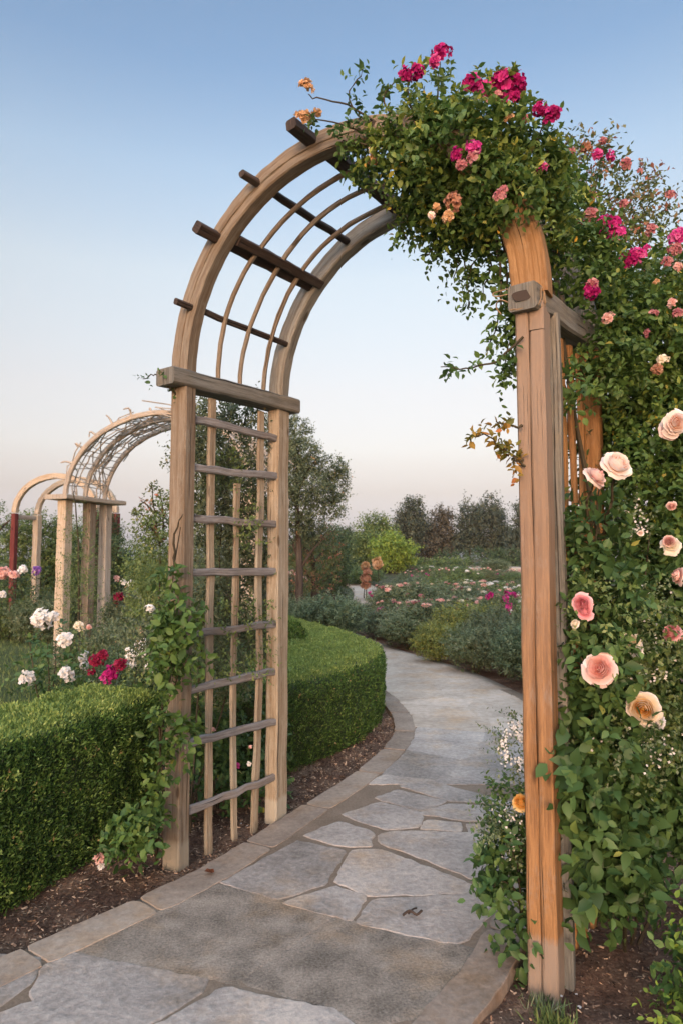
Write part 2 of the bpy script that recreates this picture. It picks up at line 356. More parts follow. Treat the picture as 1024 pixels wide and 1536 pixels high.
# ---------------------------------------------------------------- flowers (axis +Z, radius 1)
def rosegeo(K=8, k=R, openness=1.0, ruff=.05):
    """cupped garden rose: bowls of petals inside one another, the outermost turned back"""
    vs, fs, rs, o = [], [], [], 0
    g = 6
    S, t = np.meshgrid(np.linspace(-1, 1, g), np.linspace(0, 1, g))
    for L in range(K):
        q = L/(K-1); m = 3 + (L > 0) + (L > 2) + (L > 4)
        rr = .13+.80*q**.85; hw = PI/m*1.25
        for j in range(m):
            f0 = 2*PI*(j+k.uniform(-.16, .16))/m + L*2.4
            tl = 1+k.normal(0, .06); hz = (.92-.42*q*openness)*(1+k.normal(0, .07)); fl = k.uniform(.0, .22)*q
            wd = np.clip(np.sin(np.clip(t*.80+.16, 0, 1)*PI*.66), 0, 1)**.7
            edge = 1-.10*S**2*t**2-.05*np.exp(-(S/.25)**2)*t**4
            rho = rr*tl*(1-(1-t)**2.2)*(1-.20*(1-q)*t**2+fl*t**6)
            z = hz*edge*(.25*t+.75*t**1.8) - .10*q
            if q > .8:
                z = z*(.62 if L == K-2 else .30)-.28*(t**5)*(1.0 if L == K-1 else .3)*k.uniform(.5, 1.3); rho = rho*1.06
            ang = f0+S*hw*wd
            rho = rho+ruff*q*np.sin(S*4.5+f0*5)*t**3; z = z+ruff*.9*np.sin(S*5.5+f0*3)*t**3
            v = np.stack([rho*np.cos(ang), rho*np.sin(ang), z], -1).reshape(-1, 3)
            ii = np.arange(g*g).reshape(g, g)
            f = np.stack([ii[:-1, :-1], ii[:-1, 1:], ii[1:, 1:], ii[1:, :-1]], -1).reshape(-1, 4)
            vs.append(v); fs.append(f+o); o += g*g
            rs.append(np.clip(q*.5+.5*t.ravel()**2.2 + k.normal(0, .08), 0, 1))
    return np.vstack(vs), np.vstack(fs), np.concatenate(rs)
def clustergeo(n=26, k=R, flat=.75, pet=6, ps=.42):
    """a truss: n ruffled florets over a dome"""
    c = nz(k.normal(size=(n, 3)))*k.uniform(.35, .85, (n, 1)); c[:, 2] = np.abs(c[:, 2])*flat - .15*(k.random(n) < .3)
    d = nz(c + V(0, 0, .3)); a = nz(np.cross(d, k.normal(size=(n, 3)))); b = np.cross(d, a)
    ph = np.arange(pet)*2*PI/pet
    rad = a[:, None]*np.cos(ph)[None, :, None] + b[:, None]*np.sin(ph)[None, :, None]
    ax = nz(rad + d[:, None]*k.uniform(.25, .9, (n, pet, 1)))
    nn = nz(d[:, None] - rad*.4 + k.normal(0, .25, (n, pet, 3)))
    pos = np.repeat(c[:, None], pet, 1)
    tp = (np.array([(0, 0, 0), (.3, .45, .08), (.36, .85, .0), (0, 1., -.1), (-.36, .85, .02), (-.3, .45, .08), (0, .6, -.06)]),
          np.array([(0, 1, 6), (1, 2, 6), (2, 3, 6), (3, 4, 6), (4, 5, 6), (5, 0, 6)]))
    rr = np.clip(np.repeat(k.random(n)[:, None], pet, 1)*.7+k.random((n, pet))*.3, 0, 1)
    return leafgeo(pos.reshape(-1, 3), ax.reshape(-1, 3), nn.reshape(-1, 3), ps*k.uniform(.75, 1.2, n*pet), tp, rr.ravel(), k)
ROSE = [rosegeo(8), rosegeo(9, openness=.8), rosegeo(6, openness=1.15, ruff=.08)]
CLUS = [clustergeo(26), clustergeo(34, flat=.9), clustergeo(18, flat=.6)]
FM = {}
def flowermesh(kind, colr, i):
    key = (kind, colr, i)
    if key not in FM:
        g = (ROSE if kind == 'rose' else CLUS)[i % 3]
        FM[key] = mesh('bloom', g[0], g[1], PM[colr], rnd=g[2], smooth=(kind == 'rose'))
    return FM[key]
def bloom(parent, p, r, axis, kind, colr, i=0, name='bloom', label=None, sc=(1, 1, 1)):
    o = obj(name, flowermesh(kind, colr, i), parent)
    base = Vector(parent.location) if parent else Vector((0, 0, 0))
    o.location = Vector(p) - base
    q = Vector(nz(np.asarray(axis, float))).to_track_quat('Z', 'Y')
    o.rotation_mode = 'QUATERNION'
    from mathutils import Quaternion
    o.rotation_quaternion = q @ Quaternion((0, 0, 1), float(R.uniform(0, 6.28)))
    o.scale = (r*sc[0], r*sc[1], r*sc[2])
    if label: o['label'] = label
    return o
CAM = V(0, 0, EYE)
def facing(p, j=.5, up=.35): return nz(nz(CAM-np.asarray(p)) + V(0, 0, up) + R.normal(0, j, 3))

# ================================================================ SETTING
def structure(name, me): return tag(obj(name, me), kind='structure')
def grid(xs, ys, zf):
    X, Y = np.meshgrid(xs, ys); Z = zf(X, Y); n, m = X.shape
    i = np.arange(n*m).reshape(n, m)
    f = np.stack([i[:-1, :-1], i[:-1, 1:], i[1:, 1:], i[1:, :-1]], -1).reshape(-1, 4)
    return np.stack([X, Y, Z], -1).reshape(-1, 3), f
def spaced(a, b, n, p=2.2):
    t = np.linspace(-1, 1, n); return (a+b)/2 + (b-a)/2*np.sign(t)*np.abs(t)**p
v, f = grid(spaced(-3000, 3000, 121, 4), np.r_[np.linspace(-30, 60, 91), np.geomspace(62, 4000, 60)],
            lambda x, y: gz(x, y)-.06-.0*x)
structure('ground', mesh('ground', v, f, FIELD, smooth=True))
PL = curve((-4.6, -1.2), (-2.45, 1.46), (-1.36, 2.78), (-.75, 3.52), (-.34, 4.27), (.1, 5.1), (.44, 6.02), (.53, 6.75), (.45, 7.69), (.25, 8.8), (-.15, 10.6), (-.75, 13), (-1.25, 16), (-.5, 19), (.3, 22), (.4, 27), (-.5, 33), n=240)
PR = curve((-2.2, -2.2), (-.6, 1.0), (.44, 2.42), (.66, 2.74), (1.0, 3.4), (1.45, 4.5), (1.9, 5.8), (2.2, 7.0), (2.15, 7.88), (1.8, 9.74), (1.03, 11.84), (.4, 14.2), (.05, 16.3), (.75, 19), (1.35, 22), (1.4, 27), (.5, 33), n=240)
def xl(y): return np.interp(y, PL[:, 1], PL[:, 0])
def xr(y): return np.interp(y, PR[:, 1], PR[:, 0])
def pz(x, y): return 1.25*sst(13, 48, y)
def strip(y0, y1, n, mat, name, dz=0., m=12, il=0., ir=0.):
    ys = np.linspace(y0, y1, n); u = np.linspace(0, 1, m)
    X = (xl(ys)+il)[:, None]*(1-u)+(xr(ys)-ir)[:, None]*u; Y = np.repeat(ys[:, None], m, 1)
    Z = pz(X, Y)+dz
    X = np.c_[X[:, :1], X, X[:, -1:]]; Y = np.c_[Y[:, :1], Y, Y[:, -1:]]; Z = np.c_[Z[:, :1]-.16, Z, Z[:, -1:]-.16]
    i = np.arange(n*(m+2)).reshape(n, m+2)
    f = np.stack([i[:-1, :-1], i[:-1, 1:], i[1:, 1:], i[1:, :-1]], -1).reshape(-1, 4)
    return structure(name, mesh(name, np.stack([X, Y, Z], -1).reshape(-1, 3), f, mat))
strip(-1.0, 8.302, 66, MORT, 'path'); strip(8.302, 33, 110, CONC, 'path_concrete', .0, 12)
# ---- flagstones: raised irregular slabs
def slab(poly, h=.006, inset=.006, rag=.006, k=R, grow=.0):
    p = []; c0 = poly.mean(0); poly = c0+(poly-c0)*(1+grow/np.linalg.norm(poly-c0, axis=1).mean())
    for a, b in zip(poly, np.roll(poly, -1, 0)):
        n = max(2, int(np.linalg.norm(b-a)/.035)); t = np.linspace(0, 1, n, endpoint=False)[:, None]
        p.append(a+(b-a)*t)
    p = np.vstack(p); c = p.mean(0)
    # soften the corners
    p = .6*p+.2*np.roll(p, 1, 0)+.2*np.roll(p, -1, 0)
    p = p + k.normal(0, rag, p.shape)*.6 + .006*np.stack([wob(np.c_[p, p[:, :1]], 9, 1), wob(np.c_[p, p[:, :1]], 9, 2)], 1)
    q = c+(p-c)*(1-inset/np.maximum(np.linalg.norm(p-c, axis=1, keepdims=True), .02))
    n = len(p); tilt = k.normal(0, .002, 2)
    zq = h + (q-c)@tilt
    vv = np.vstack([np.c_[p, np.full(n, -.01)], np.c_[p, zq-.003], np.c_[q, zq]])
    ff = []
    for r in range(2):
        for i in range(n):
            j = (i+1) % n; ff.append((r*n+i, r*n+j, (r+1)*n+j, (r+1)*n+i))
    ff.append(tuple(range(2*n, 3*n)))
    return vv, ff
def ccw(p):
    p = np.asarray(p, float); a = (p[:, 0]*np.roll(p[:, 1], -1)-p[:, 1]*np.roll(p[:, 0], -1)).sum()
    return p if a > 0 else p[::-1]
HAND = [ # outlines surveyed from the paving
 [(-60,512),(72,522),(55,566),(-30,625)], [(82,535),(138,515),(362,560),(352,582),(258,640),(120,640),(60,590)],
 [(-40,640),(55,600),(128,640),(60,665),(-40,665)], [(402,575),(590,612),(638,645),(520,665),(280,665),(270,650)],
 [(400,385),(532,313),(616,330),(575,390),(497,416)], [(508,422),(598,394),(652,411),(626,453)],
 [(602,384),(630,330),(680,328),(752,355),(852,393),(840,402),(662,410)], [(640,458),(668,418),(866,404),(884,432),(818,497)],
 [(680,300),(735,294),(880,300),(905,345),(862,388),(775,350),(682,318)], [(545,303),(608,277),(664,296),(658,322),(612,320)],
 [(614,265),(680,243),(754,262),(744,286),(690,292)], [(672,235),(712,222),(792,240),(752,258),(690,241)],
 [(762,275),(822,280),(818,294),(752,290)], [(836,282),(930,282),(930,299),(842,298)],
 [(748,263),(800,246),(930,251),(930,276),(832,276)], [(716,214),(772,205),(872,233),(930,246),(800,240)]]
AGGP = [[(150,508),(392,392),(470,412),(588,447),(484,520),(420,566),(380,556),(250,536)], [(500,520),(604,450),(700,480),(838,507),(744,618),(655,640),(590,606),(440,566)]]
def px8(p): return ccw([G(x*.8398, 1000+y*.8398)[:2] for x, y in p])
stones = [(px8(p), 0) for p in HAND] + [(px8(p), 1) for p in AGGP]
def clip(poly, n, d):
    o = []
    for a, b in zip(poly, poly[1:]+poly[:1]):
        da, db = a@n-d, b@n-d
        if da <= 0: o.append(a)
        if da*db < 0: o.append(a+(b-a)*(da/(da-db)))
    return o
def voronoi(y0, y1, step, kx):
    k = np.random.default_rng(kx); S = []
    for y in np.arange(y0-step, y1+step, step*.8):
        a, b = xl(y)+.2, xr(y)-.18; m = max(2, int((b-a)/step))
        for j in range(m): S.append((a+(b-a)*(j+.5+k.uniform(-.33, .33))/m, y+k.uniform(-.3, .3)*step))
    S = np.array(S); out = []
    for s in S:
        po = [s+np.array(c)*.8 for c in ((-1, -1), (1, -1), (1, 1), (-1, 1))]
        for q in S:
            if q is s or (q == s).all() or np.linalg.norm(q-s) > 1.7: continue
            n = nz(q-s); po = clip(po, n, ((s+q)/2)@n-.006)
            if len(po) < 3: break
        if len(po) < 3: continue
        po = clip(po, np.array([0, 1.]), y1); po = clip(po, np.array([0, -1.]), -y0) if len(po) > 2 else po
        for E, off, sg in ((xl, .195, -1), (xr, .175, 1)):
            if len(po) < 3: break
            t = nz(np.array([E(s[1]+.25)-E(s[1]-.25), .5])); n = np.array([t[1], -t[0]])*sg
            po = clip(po, n, np.array([E(s[1]), s[1]])@n-off)
        if len(po) > 2:
            po = ccw(np.array(po))
            ar = .5*abs((po[:, 0]*np.roll(po[:, 1], -1)-po[:, 1]*np.roll(po[:, 0], -1)).sum())
            if ar > .02: out.append((po, 0))
    return out
stones += voronoi(4.86, 8.3, .6, 5) + voronoi(-1.0, 2.33, .75, 8)
vs, fs, mi, rn, o = [], [], [], [], 0
for p, m in stones:
    m = 2 if m == 0 and p[:, 1].mean() > 6.3 else m
    a, b = slab(p, h=.004, grow=.02) if m != 1 else slab(p, h=.0025, inset=.02, rag=.004, grow=.03)
    vs.append(a); fs += [tuple(i+o for i in q) for q in b]; mi += [m]*len(b); rn.append(np.full(len(a), R.random())); o += len(a)
me = mesh('flagstones', np.vstack(vs), fs, STONE, rnd=np.concatenate(rn)); me.materials.append(AGG); me.materials.append(CONC)
me.polygons.foreach_set('material_index', np.array(mi, np.int32)); structure('path_flagstones', me)
# ---- kerb stones on both edges
def edge_off(E, d, sg):
    t = nz(np.gradient(E, axis=0)); return E + np.stack([t[:, 1], -t[:, 0]], 1)*d*sg
def kerbrun(E, sg, y0, y1, seg, w, k):
    inner, outer = edge_off(E, w, sg), edge_off(E, -.012, sg)
    L = np.r_[0, np.cumsum(np.linalg.norm(np.diff(E, axis=0), axis=1))]
    s0, s1 = np.interp([y0, y1], E[:, 1], L); s = s0; out = []
    while s < s1:
        e = s+seg*k.uniform(.75, 1.3); q = np.linspace(s+.006, e-.006, 7)
        a = np.stack([np.interp(q, L, inner[:, i]) for i in (0, 1)], 1); b = np.stack([np.interp(q, L, outer[:, i]) for i in (0, 1)], 1)
        out.append(ccw(np.vstack([b, a[::-1]]))); s = e
    return out
ks = kerbrun(PL, 1, -.8, 7.2, .62, .18, np.random.default_rng(4)) + kerbrun(PR, -1, -.8, 7.2, .7, .16, np.random.default_rng(6))
vs, fs, rn, o = [], [], [], 0
for p in ks:
    a, b = slab(p, h=.005, inset=.004, rag=.002); a[:len(a)//3, 2] = -.13
    vs.append(a); fs += [tuple(i+o for i in q) for q in b]; rn.append(np.full(len(a), R.random())); o += len(a)
structure('kerb', mesh('kerb', np.vstack(vs), fs, KERB, rnd=np.concatenate(rn)))
# ---- mulch, lawn
v, f = grid(np.linspace(-5, 7, 260), np.linspace(0, 15, 300), lambda x, y: gz(x, y)+.014*wob(np.stack([x, y, x*0], -1), 5, 3)+.006*wob(np.stack([x, y, x*0], -1), 22, 5)-.012)
structure('mulch', mesh('mulch', v, f, MU, smooth=True))
def xlawn(y): return -2.75 - .05*(y-6) + .2*np.sin(y*1.1)
ys = np.linspace(3.2, 60, 150); uu = np.linspace(0, 1, 50)**1.6
X = xlawn(ys)[:, None]-uu[None]*60; Y = np.repeat(ys[:, None], 50, 1)
Z = gz(X, Y)+.03+.015*wob(np.stack([X, Y, X*0], -1), 2, 8)
i = np.arange(X.size).reshape(X.shape); f = np.stack([i[:-1, 1:], i[:-1, :-1], i[1:, :-1], i[1:, 1:]], -1).reshape(-1, 4)
structure('lawn', mesh('lawn', np.stack([X, Y, Z], -1).reshape(-1, 3), f, TURF, smooth=True))
n = 46000; y = 4+18*R.random(n)**1.5; x = xlawn(y)-.02-R.random(n)*(1.6+y*.42)
pos = np.stack([x, y, gz(x, y)+.03], 1)
gg = leafgeo(pos, nz(R.normal(0, .35, (n, 3))+V(0, 0, 1)), R.normal(size=(n, 3)), R.uniform(.035, .075, n), TB)
tag(foliage('grass', gg, LM['turf']), 'short mown green grass growing over the lawn behind the hedge', 'grass', kind='stuff')
n = 26000
a = np.stack([R.uniform(2.0, 7.6, n*3), R.uniform(0, 1, n*3)], 1)
lx = xl(a[:, 0])-.02-a[:, 1]*.95; rx = xr(a[:, 0])+.02+a[:, 1]*1.5; left = R.random(n*3) < .55
x = np.where(left, lx, rx); y = a[:, 0]; keep = left | (y < 4.4); x, y = x[keep][:n], y[keep][:n]; n = len(x)
ax = R.normal(size=(n, 3))*V(1, 1, .3); nn = R.normal(0, .45, (n, 3))+V(0, 0, 1)
TCH = (np.array([(-.17, 0, 0), (.17, .02, 0), (.2, .95, .02), (-.13, 1, .02), (0, .5, .09)]), np.array([(0, 1, 4), (1, 2, 4), (2, 3, 4), (3, 0, 4)]))
zz = gz(x, y)+.014*wob(np.stack([x, y, x*0], -1), 5, 3)-.006
gg = leafgeo(np.stack([x, y, zz], 1), ax, nn, R.uniform(.006, .022, n)*np.where(R.random(n) < .04, 1.7, 1), TCH)
tag(foliage('mulch_chips', gg, CHIP), 'brown bark chips strewn over the planting beds beside the path', 'mulch', kind='stuff')
# distant hills
def hill(d, x0, x1, h, sd):
    xs = np.linspace(x0, x1, 90); top = h*(.55+.45*wob(np.stack([xs/400, xs*0, xs*0], -1), 1, sd))*np.sin(np.linspace(0, PI, 90))**.4
    v = np.vstack([np.stack([xs, np.full(90, d-300.), xs*0-8], 1), np.stack([xs, np.full(90, float(d)), top], 1), np.stack([xs, np.full(90, d+900.), xs*0-8], 1)])
    i = np.arange(270).reshape(3, 90); f = np.stack([i[:-1, :-1], i[:-1, 1:], i[1:, 1:], i[1:, :-1]], -1).reshape(-1, 4)
    return structure('hills', mesh('hills', v, f, HILL, smooth=True))
hill(2300, -2600, 1500, 95, 2)
# ================================================================ MAIN ARCH
LF, RF, LR = G(264, 1298, -.02), G(818, 1488, -.06), G(414, 1228, -.02)
LF[2] = RF[2] = LR[2] = 0
u = RF-LF; W_ = np.linalg.norm(u); ud = u/W_
v_ = LR-LF; D_ = np.linalg.norm(v_); vd = v_/D_
RR = RF+v_
UP = V(0, 0, 1)
arch = thing('rose_arch', (LF+RF)/2, 'large weathered timber arch in front, with bent battens overhead, straddling the flagstone path', 'garden arch')
ZL, ZR = 2.585, 2.655
def post(base, w, t, z0, z1, mat, seed, off=V(0, 0, 0), lean=V(0, 0, 0), name='post'):
    p = line(base+off+UP*z0, base+off+lean+UP*z1, 16)
    return sweep(p, ud, w, t, .007, .0012, .012, seed)
timber('post', W['warm'], arch, post(LF, .115, .085, -.2, ZL-.03, 0, 1))
timber('post', W['inner'], arch, post(LR, .09, .12, -.2, ZL-.03, 0, 2))
# right front post: two boards with an open joint, a third board behind
g1 = join([post(RF, .052, .115, -.3, ZR-.02, 0, 3, -ud*.0285), post(RF, .058, .115, -.3, ZR-.14, 0, 4, ud*.029),
           sweep(line(RF+ud*.029+UP*(ZR-.136), RF+ud*.029+UP*(ZR-.02), 4), ud, .058, .113, .005, .001, .01, 31)])
timber('post', W['orange'], arch, g1)
timber('backing_board', W['grey'], arch, post(RF, .09, .05, -.3, ZR-.03, 0, 5, ud*.03+vd*.11))
timber('post', W['slator'], arch, post(RR, .1, .1, -.3, ZR+.03, 0, 6))
# spring beams
def beam(a, b, ext0, ext1, z0, z1, w, h, mat, seed):
    d = nz(b-a); return timber('crossbeam', mat, arch, sweep(line(a-d*ext0+UP*z0, b+d*ext1+UP*z1, 12), ud, w, h, .01, .002, .012, seed))
beam(LF, LR, .13, .13, ZL, ZL+.02, .15, .092, W['grey'], 7)
beam(RF, RR, .10, .2, ZR-.005, ZR+.05, .122, .108, W['grey'], 8)
# twine lashed round the rotted end of the right beam
tw = []
q = RF-vd*.075+UP*(ZR-.005)
for i in range(6):
    an = np.linspace(R.uniform(-.5, .5), R.uniform(4.5, 6.8), 24); sg = lambda c: np.sign(c)*np.abs(c)**.4
    wv = R.normal(0, .006, 24)
    tw.append(tube(q+vd*(.012*i+.02*np.sin(an+i))[:, None] + ud*(.064+wv*.3)[:, None]*sg(np.cos(an))[:, None] + UP*((.049+wv*.4)*sg(np.sin(an)))[:, None], .0032, 5))
tw.append(tube(curve(q+ud*-.05+UP*.03, q-ud*.11+UP*.02-vd*.02, q-ud*.13+UP*.045, q-ud*.07+UP*.05), .003, 5))
tw.append(tube(curve(q+ud*-.05-UP*.02, q-ud*.09-UP*.0-vd*.03, q-ud*.12-UP*.015, q-ud*.1-UP*.05), .0028, 5))
an = np.linspace(0, 2*PI, 18, endpoint=False); e0 = RF-vd*.1005+UP*(ZR-.005)
hv = [e0-vd*.003+ud*(.042+.006*np.sin(3*a))*math.cos(a)+UP*(.026+.005*np.cos(2*a))*math.sin(a) for a in an]+[e0+vd*.02+ud*.028*math.cos(a)+UP*.016*math.sin(a) for a in an]
obj('rot_disc', mesh('rot_disc', hv, [(i, (i+1) % 18, 18+(i+1) % 18, 18+i) for i in range(18)]+[tuple(range(17, -1, -1))], W['dark'], uv=None), arch)  # flat dark disc on the beam end; the rotted hollow's shade is its colour
timber('twine', W['twine'], arch, join(tw))
# arch ribs
def apt(th, off, s=0., zoff=0.):
    """point on the arch: th 0 left spring .. pi right spring; off outward; s across the depth 0..1"""
    th = np.asarray(th, float); C = (LF+RF)/2 + vd*D_*s; a, b = W_/2, 1.0
    zs = ZL*(1-th/PI)+ZR*th/PI
    p = C - ud*(a*np.cos(th))[..., None] + UP*(zs+.04+b*np.sin(th))[..., None]
    nr = nz(-ud*(np.cos(th)/a)[..., None] + UP*(np.sin(th)/b)[..., None])
    return p + nr*off
th = np.linspace(-.02, PI+.02, 60)
def rib(s, r, t, mat, seed, a=0, b=60, name='rib'):
    p = apt(th[a:b], 0, s); q = apt(th[a:b], 1, s)-p
    return timber(name, mat, arch, sweep(p, q, r, t, .007, .0006, .008, seed))
rib(0, .115, .085, W['rib'], 11, 0, 46); rib(0, .15, .1, W['arm'], 12, 45, 60)
rib(1, .105, .085, W['ribback'], 13)
rib(-.055, .03, .012, W['rib'], 14, 0, 46, 'facing_strip')
def thnear(px, py, off, s):
    t = np.linspace(0, PI, 400); p = apt(t, off, s)-CAM
    y = p[:, 1]*math.cos(PIT)+p[:, 2]*math.sin(PIT); z = -p[:, 1]*math.sin(PIT)+p[:, 2]*math.cos(PIT)
    return t[np.argmin((512+F*p[:, 0]/y-px)**2+(768-F*z/y-py)**2)]
def purlin(th0, w, t, mat, ext, off, seed, double=False, s1=1.0):
    nrm = apt(th0, 1.)-apt(th0, 0.)
    P0 = apt(th0, off, -ext/D_); P1 = apt(th0, off, s1)
    tan = np.cross(nrm, vd)
    g = [sweep(line(P0, P1, 10), tan, w, t, .008, .0015, .015, seed)]
    if double: g.append(sweep(line(apt(th0+.05, off-.035, .06), apt(th0+.05, off-.035, .99), 10), tan, w*.9, t, .006, .0015, .015, seed+1))
    return timber('purlin', mat, arch, join(g))
TH = [thnear(278, 458, .06, -.1), thnear(330, 358, .06, -.1), thnear(392, 276, .06, -.1), thnear(470, 214, .06, -.1)]
print('TH', [round(float(t), 2) for t in TH])
purlin(TH[0], .035, .03, W['dark'], .15, -.03, 21); purlin(TH[1], .06, .055, W['dark'], .18, .0, 22, True)
purlin(TH[2], .04, .035, W['dark'], .16, .0, 24); purlin(TH[3], .06, .055, W['dark'], .2, .02, 25, True)
for t0 in (PI*.58, PI*.71, PI*.85): purlin(t0, .045, .04, W['dark'], .05, 0, int(t0*30))
for s in (.26, .5, .74):
    t = np.linspace(-.0, PI, 44)
    timber('bent_batten', W['dark'] if s > .9 else W['rib'], arch, sweep(apt(t, -.045, s)+vd*(.01*np.sin(t*5+s*9))[:, None], ud, .026, .024, .006, .001, .02, int(s*100)))
# trellis panels between the posts
def trellis(A, B, inn, zs, slats, zt, zb, mr, ms, seed, right=False):
    k = np.random.default_rng(seed); d = nz(B-A); L = np.linalg.norm(B-A)
    for z in zs:
        z0, z1 = z+k.normal(0, .012), z+k.normal(0, .012)
        p = line(A+d*.04+inn*.03+UP*z0, A+d*(L-.03)+inn*.03+UP*z1, 9)
        timber('rail', mr, arch, sweep(p, UP, .044, .026, .007, .003, .05, int(k.integers(999))))
    for s, za, w in slats:
        b = k.normal(0, .012, 6); z = np.linspace(zb, za if za else zt, 16)
        bend = np.interp(z, np.linspace(zb, zt, 6), b)
        p = A+d*(s*L)+inn*.002 + d*bend[:, None] + UP*z[:, None]
        timber('slat', ms, arch, sweep(p, d, w, .024, .006, .0015, .05, int(k.integers(999))))
trellis(LF, LR, ud, [.265, .6, .9, 1.2, 1.52, 1.83, 2.12, 2.37], [(.27, 0, .05), (.52, 2.05, .042), (.78, 0, .052)], ZL-.06, -.05, W['rail'], W['slat'], 40)
trellis(RF, RR, -ud, [.3, .62, .95, 1.26, 1.58, 1.9, 2.2], [(.25, 0, .05), (.45, 0, .04), (.62, 0, .045), (.8, 0, .05)], ZR-.06, -.1, W['inner'], W['slator'], 41)
# ---------------------------------------------------------------- the two arches farther down the garden
def far_arch(c, ax, half, depth, zs, rise, posts, label, hoops, wr, mats, lattice, seed):
    k = np.random.default_rng(seed); ax = nz(V(*ax, 0)); dp = V(-ax[1], ax[0], 0)
    t = thing('garden_arch', c, label, 'garden arch'); c = np.asarray(c, float)
    for a, d, w, m, top in posts:
        b = c+ax*a+dp*d
        timber('post', m, t, sweep(line(b-UP*.15, b+UP*(zs if not top else top), 12), ax, w, w, .01, .002, .02, int(k.integers(999))))
    th = np.linspace(0, PI, 44)
    def hp(d, off=0): return c+dp*d - ax*((half+off)*np.cos(th))[:, None] + UP*(zs+.02+(rise+off)*np.sin(th))[:, None]
    for d, w, m in hoops:
        p = hp(d); timber('hoop', m, t, sweep(p, p-c-dp*d-UP*zs*.8, w, w*.8, .01, .002, .02, int(k.integers(999))))
    return t, hp, th, dp, ax, k
cA = V(-2.7, 9.52, 0.)
axA = (.93, -.36)
a2, hp2, th2, dp2, ax2, k2 = far_arch(cA, axA, 1.6, .8, 2.52, 1.16,
    [(-1.6, 0, .16, W['pale'], 2.48), (-1.6, .52, .15, W['warm'], 2.48), (-1.62, .92, .15, W['palegrey'], 2.48), (1.6, 0, .2, W['pale'], 2.48), (1.6, .86, .2, W['pale'], 2.48)],
    'pale timber arch with a twiggy lattice hood, seen left of the large arch', [(0, .075, W['palegrey']), (.42, .07, W['palegrey']), (.86, .07, W['palegrey'])], .05, None, True, 77)
for sg in (-1,):
    p0 = cA+nz(V(*axA, 0))*sg*1.6+dp2*-.2+UP*2.52; p1 = p0+dp2*1.35
    timber('cap_board', W['palegrey'], a2, sweep(line(p0, p1, 8), nz(V(*axA, 0)), .42, .07, .012, .002, .02, 78+sg))
g = []
for i in range(46):
    j = k2.integers(3, 41); tt = hp2(k2.uniform(0, .86), k2.uniform(-.03, .08))
    L_ = int(k2.integers(4, 14)); s = tt[max(0, j-L_):j+L_:2]
    if len(s) > 2: g.append(tube(s+k2.normal(0, .03, s.shape)+dp2*(np.linspace(-.3, .3, len(s))*k2.normal())[:, None], .009, 5))
for i in range(2, 42):
    a_, b_ = hp2(0, -.02)[i], hp2(.86, -.02)[i]; g.append(tube(curve(a_, (a_+b_)/2+k2.normal(0, .05, 3), b_, n=7), .007, 5))
    if i % 3 == 0:
        o_ = hp2(0, .0)[i]; n_ = nz(o_-cA-UP*2.4); g.append(tube(curve(o_, o_+n_*.12+k2.normal(0, .03, 3), o_+n_*.2-UP*.02+k2.normal(0, .05, 3), n=6), [.02, .018, .016, .014, .012, .008], 6))
for dd in (.2, .62): g.append(tube(hp2(dd, -.03)+k2.normal(0, .012, (44, 3)), .011, 5))
timber('lattice', W['palegrey'], a2, join(g))
cB = V(-6.55, 15.2, .0)
a3, hp3, th3, dp3, ax3, k3 = far_arch(cB, (.95, -.3), 1.12, .8, 2.65, .82,
    [(-1.12, 0, .12, W['red'], 0), (-1.12, .72, .15, W['pale'], 0), (1.12, 0, .14, W['red'], 0), (1.12, .72, .15, W['red'], 0)],
    'small plain arch with dark red legs at the far left, smallest of the three', [(0, .13, W['pale']), (.72, .13, W['pale'])], .05, None, False, 88)
timber('cross_rail', W['palegrey'], a3, sweep(line(cB-ax3*1.12+UP*2.58, cB-ax3*1.12+dp3*.72+UP*2.58, 5), UP, .1, .08, .01))
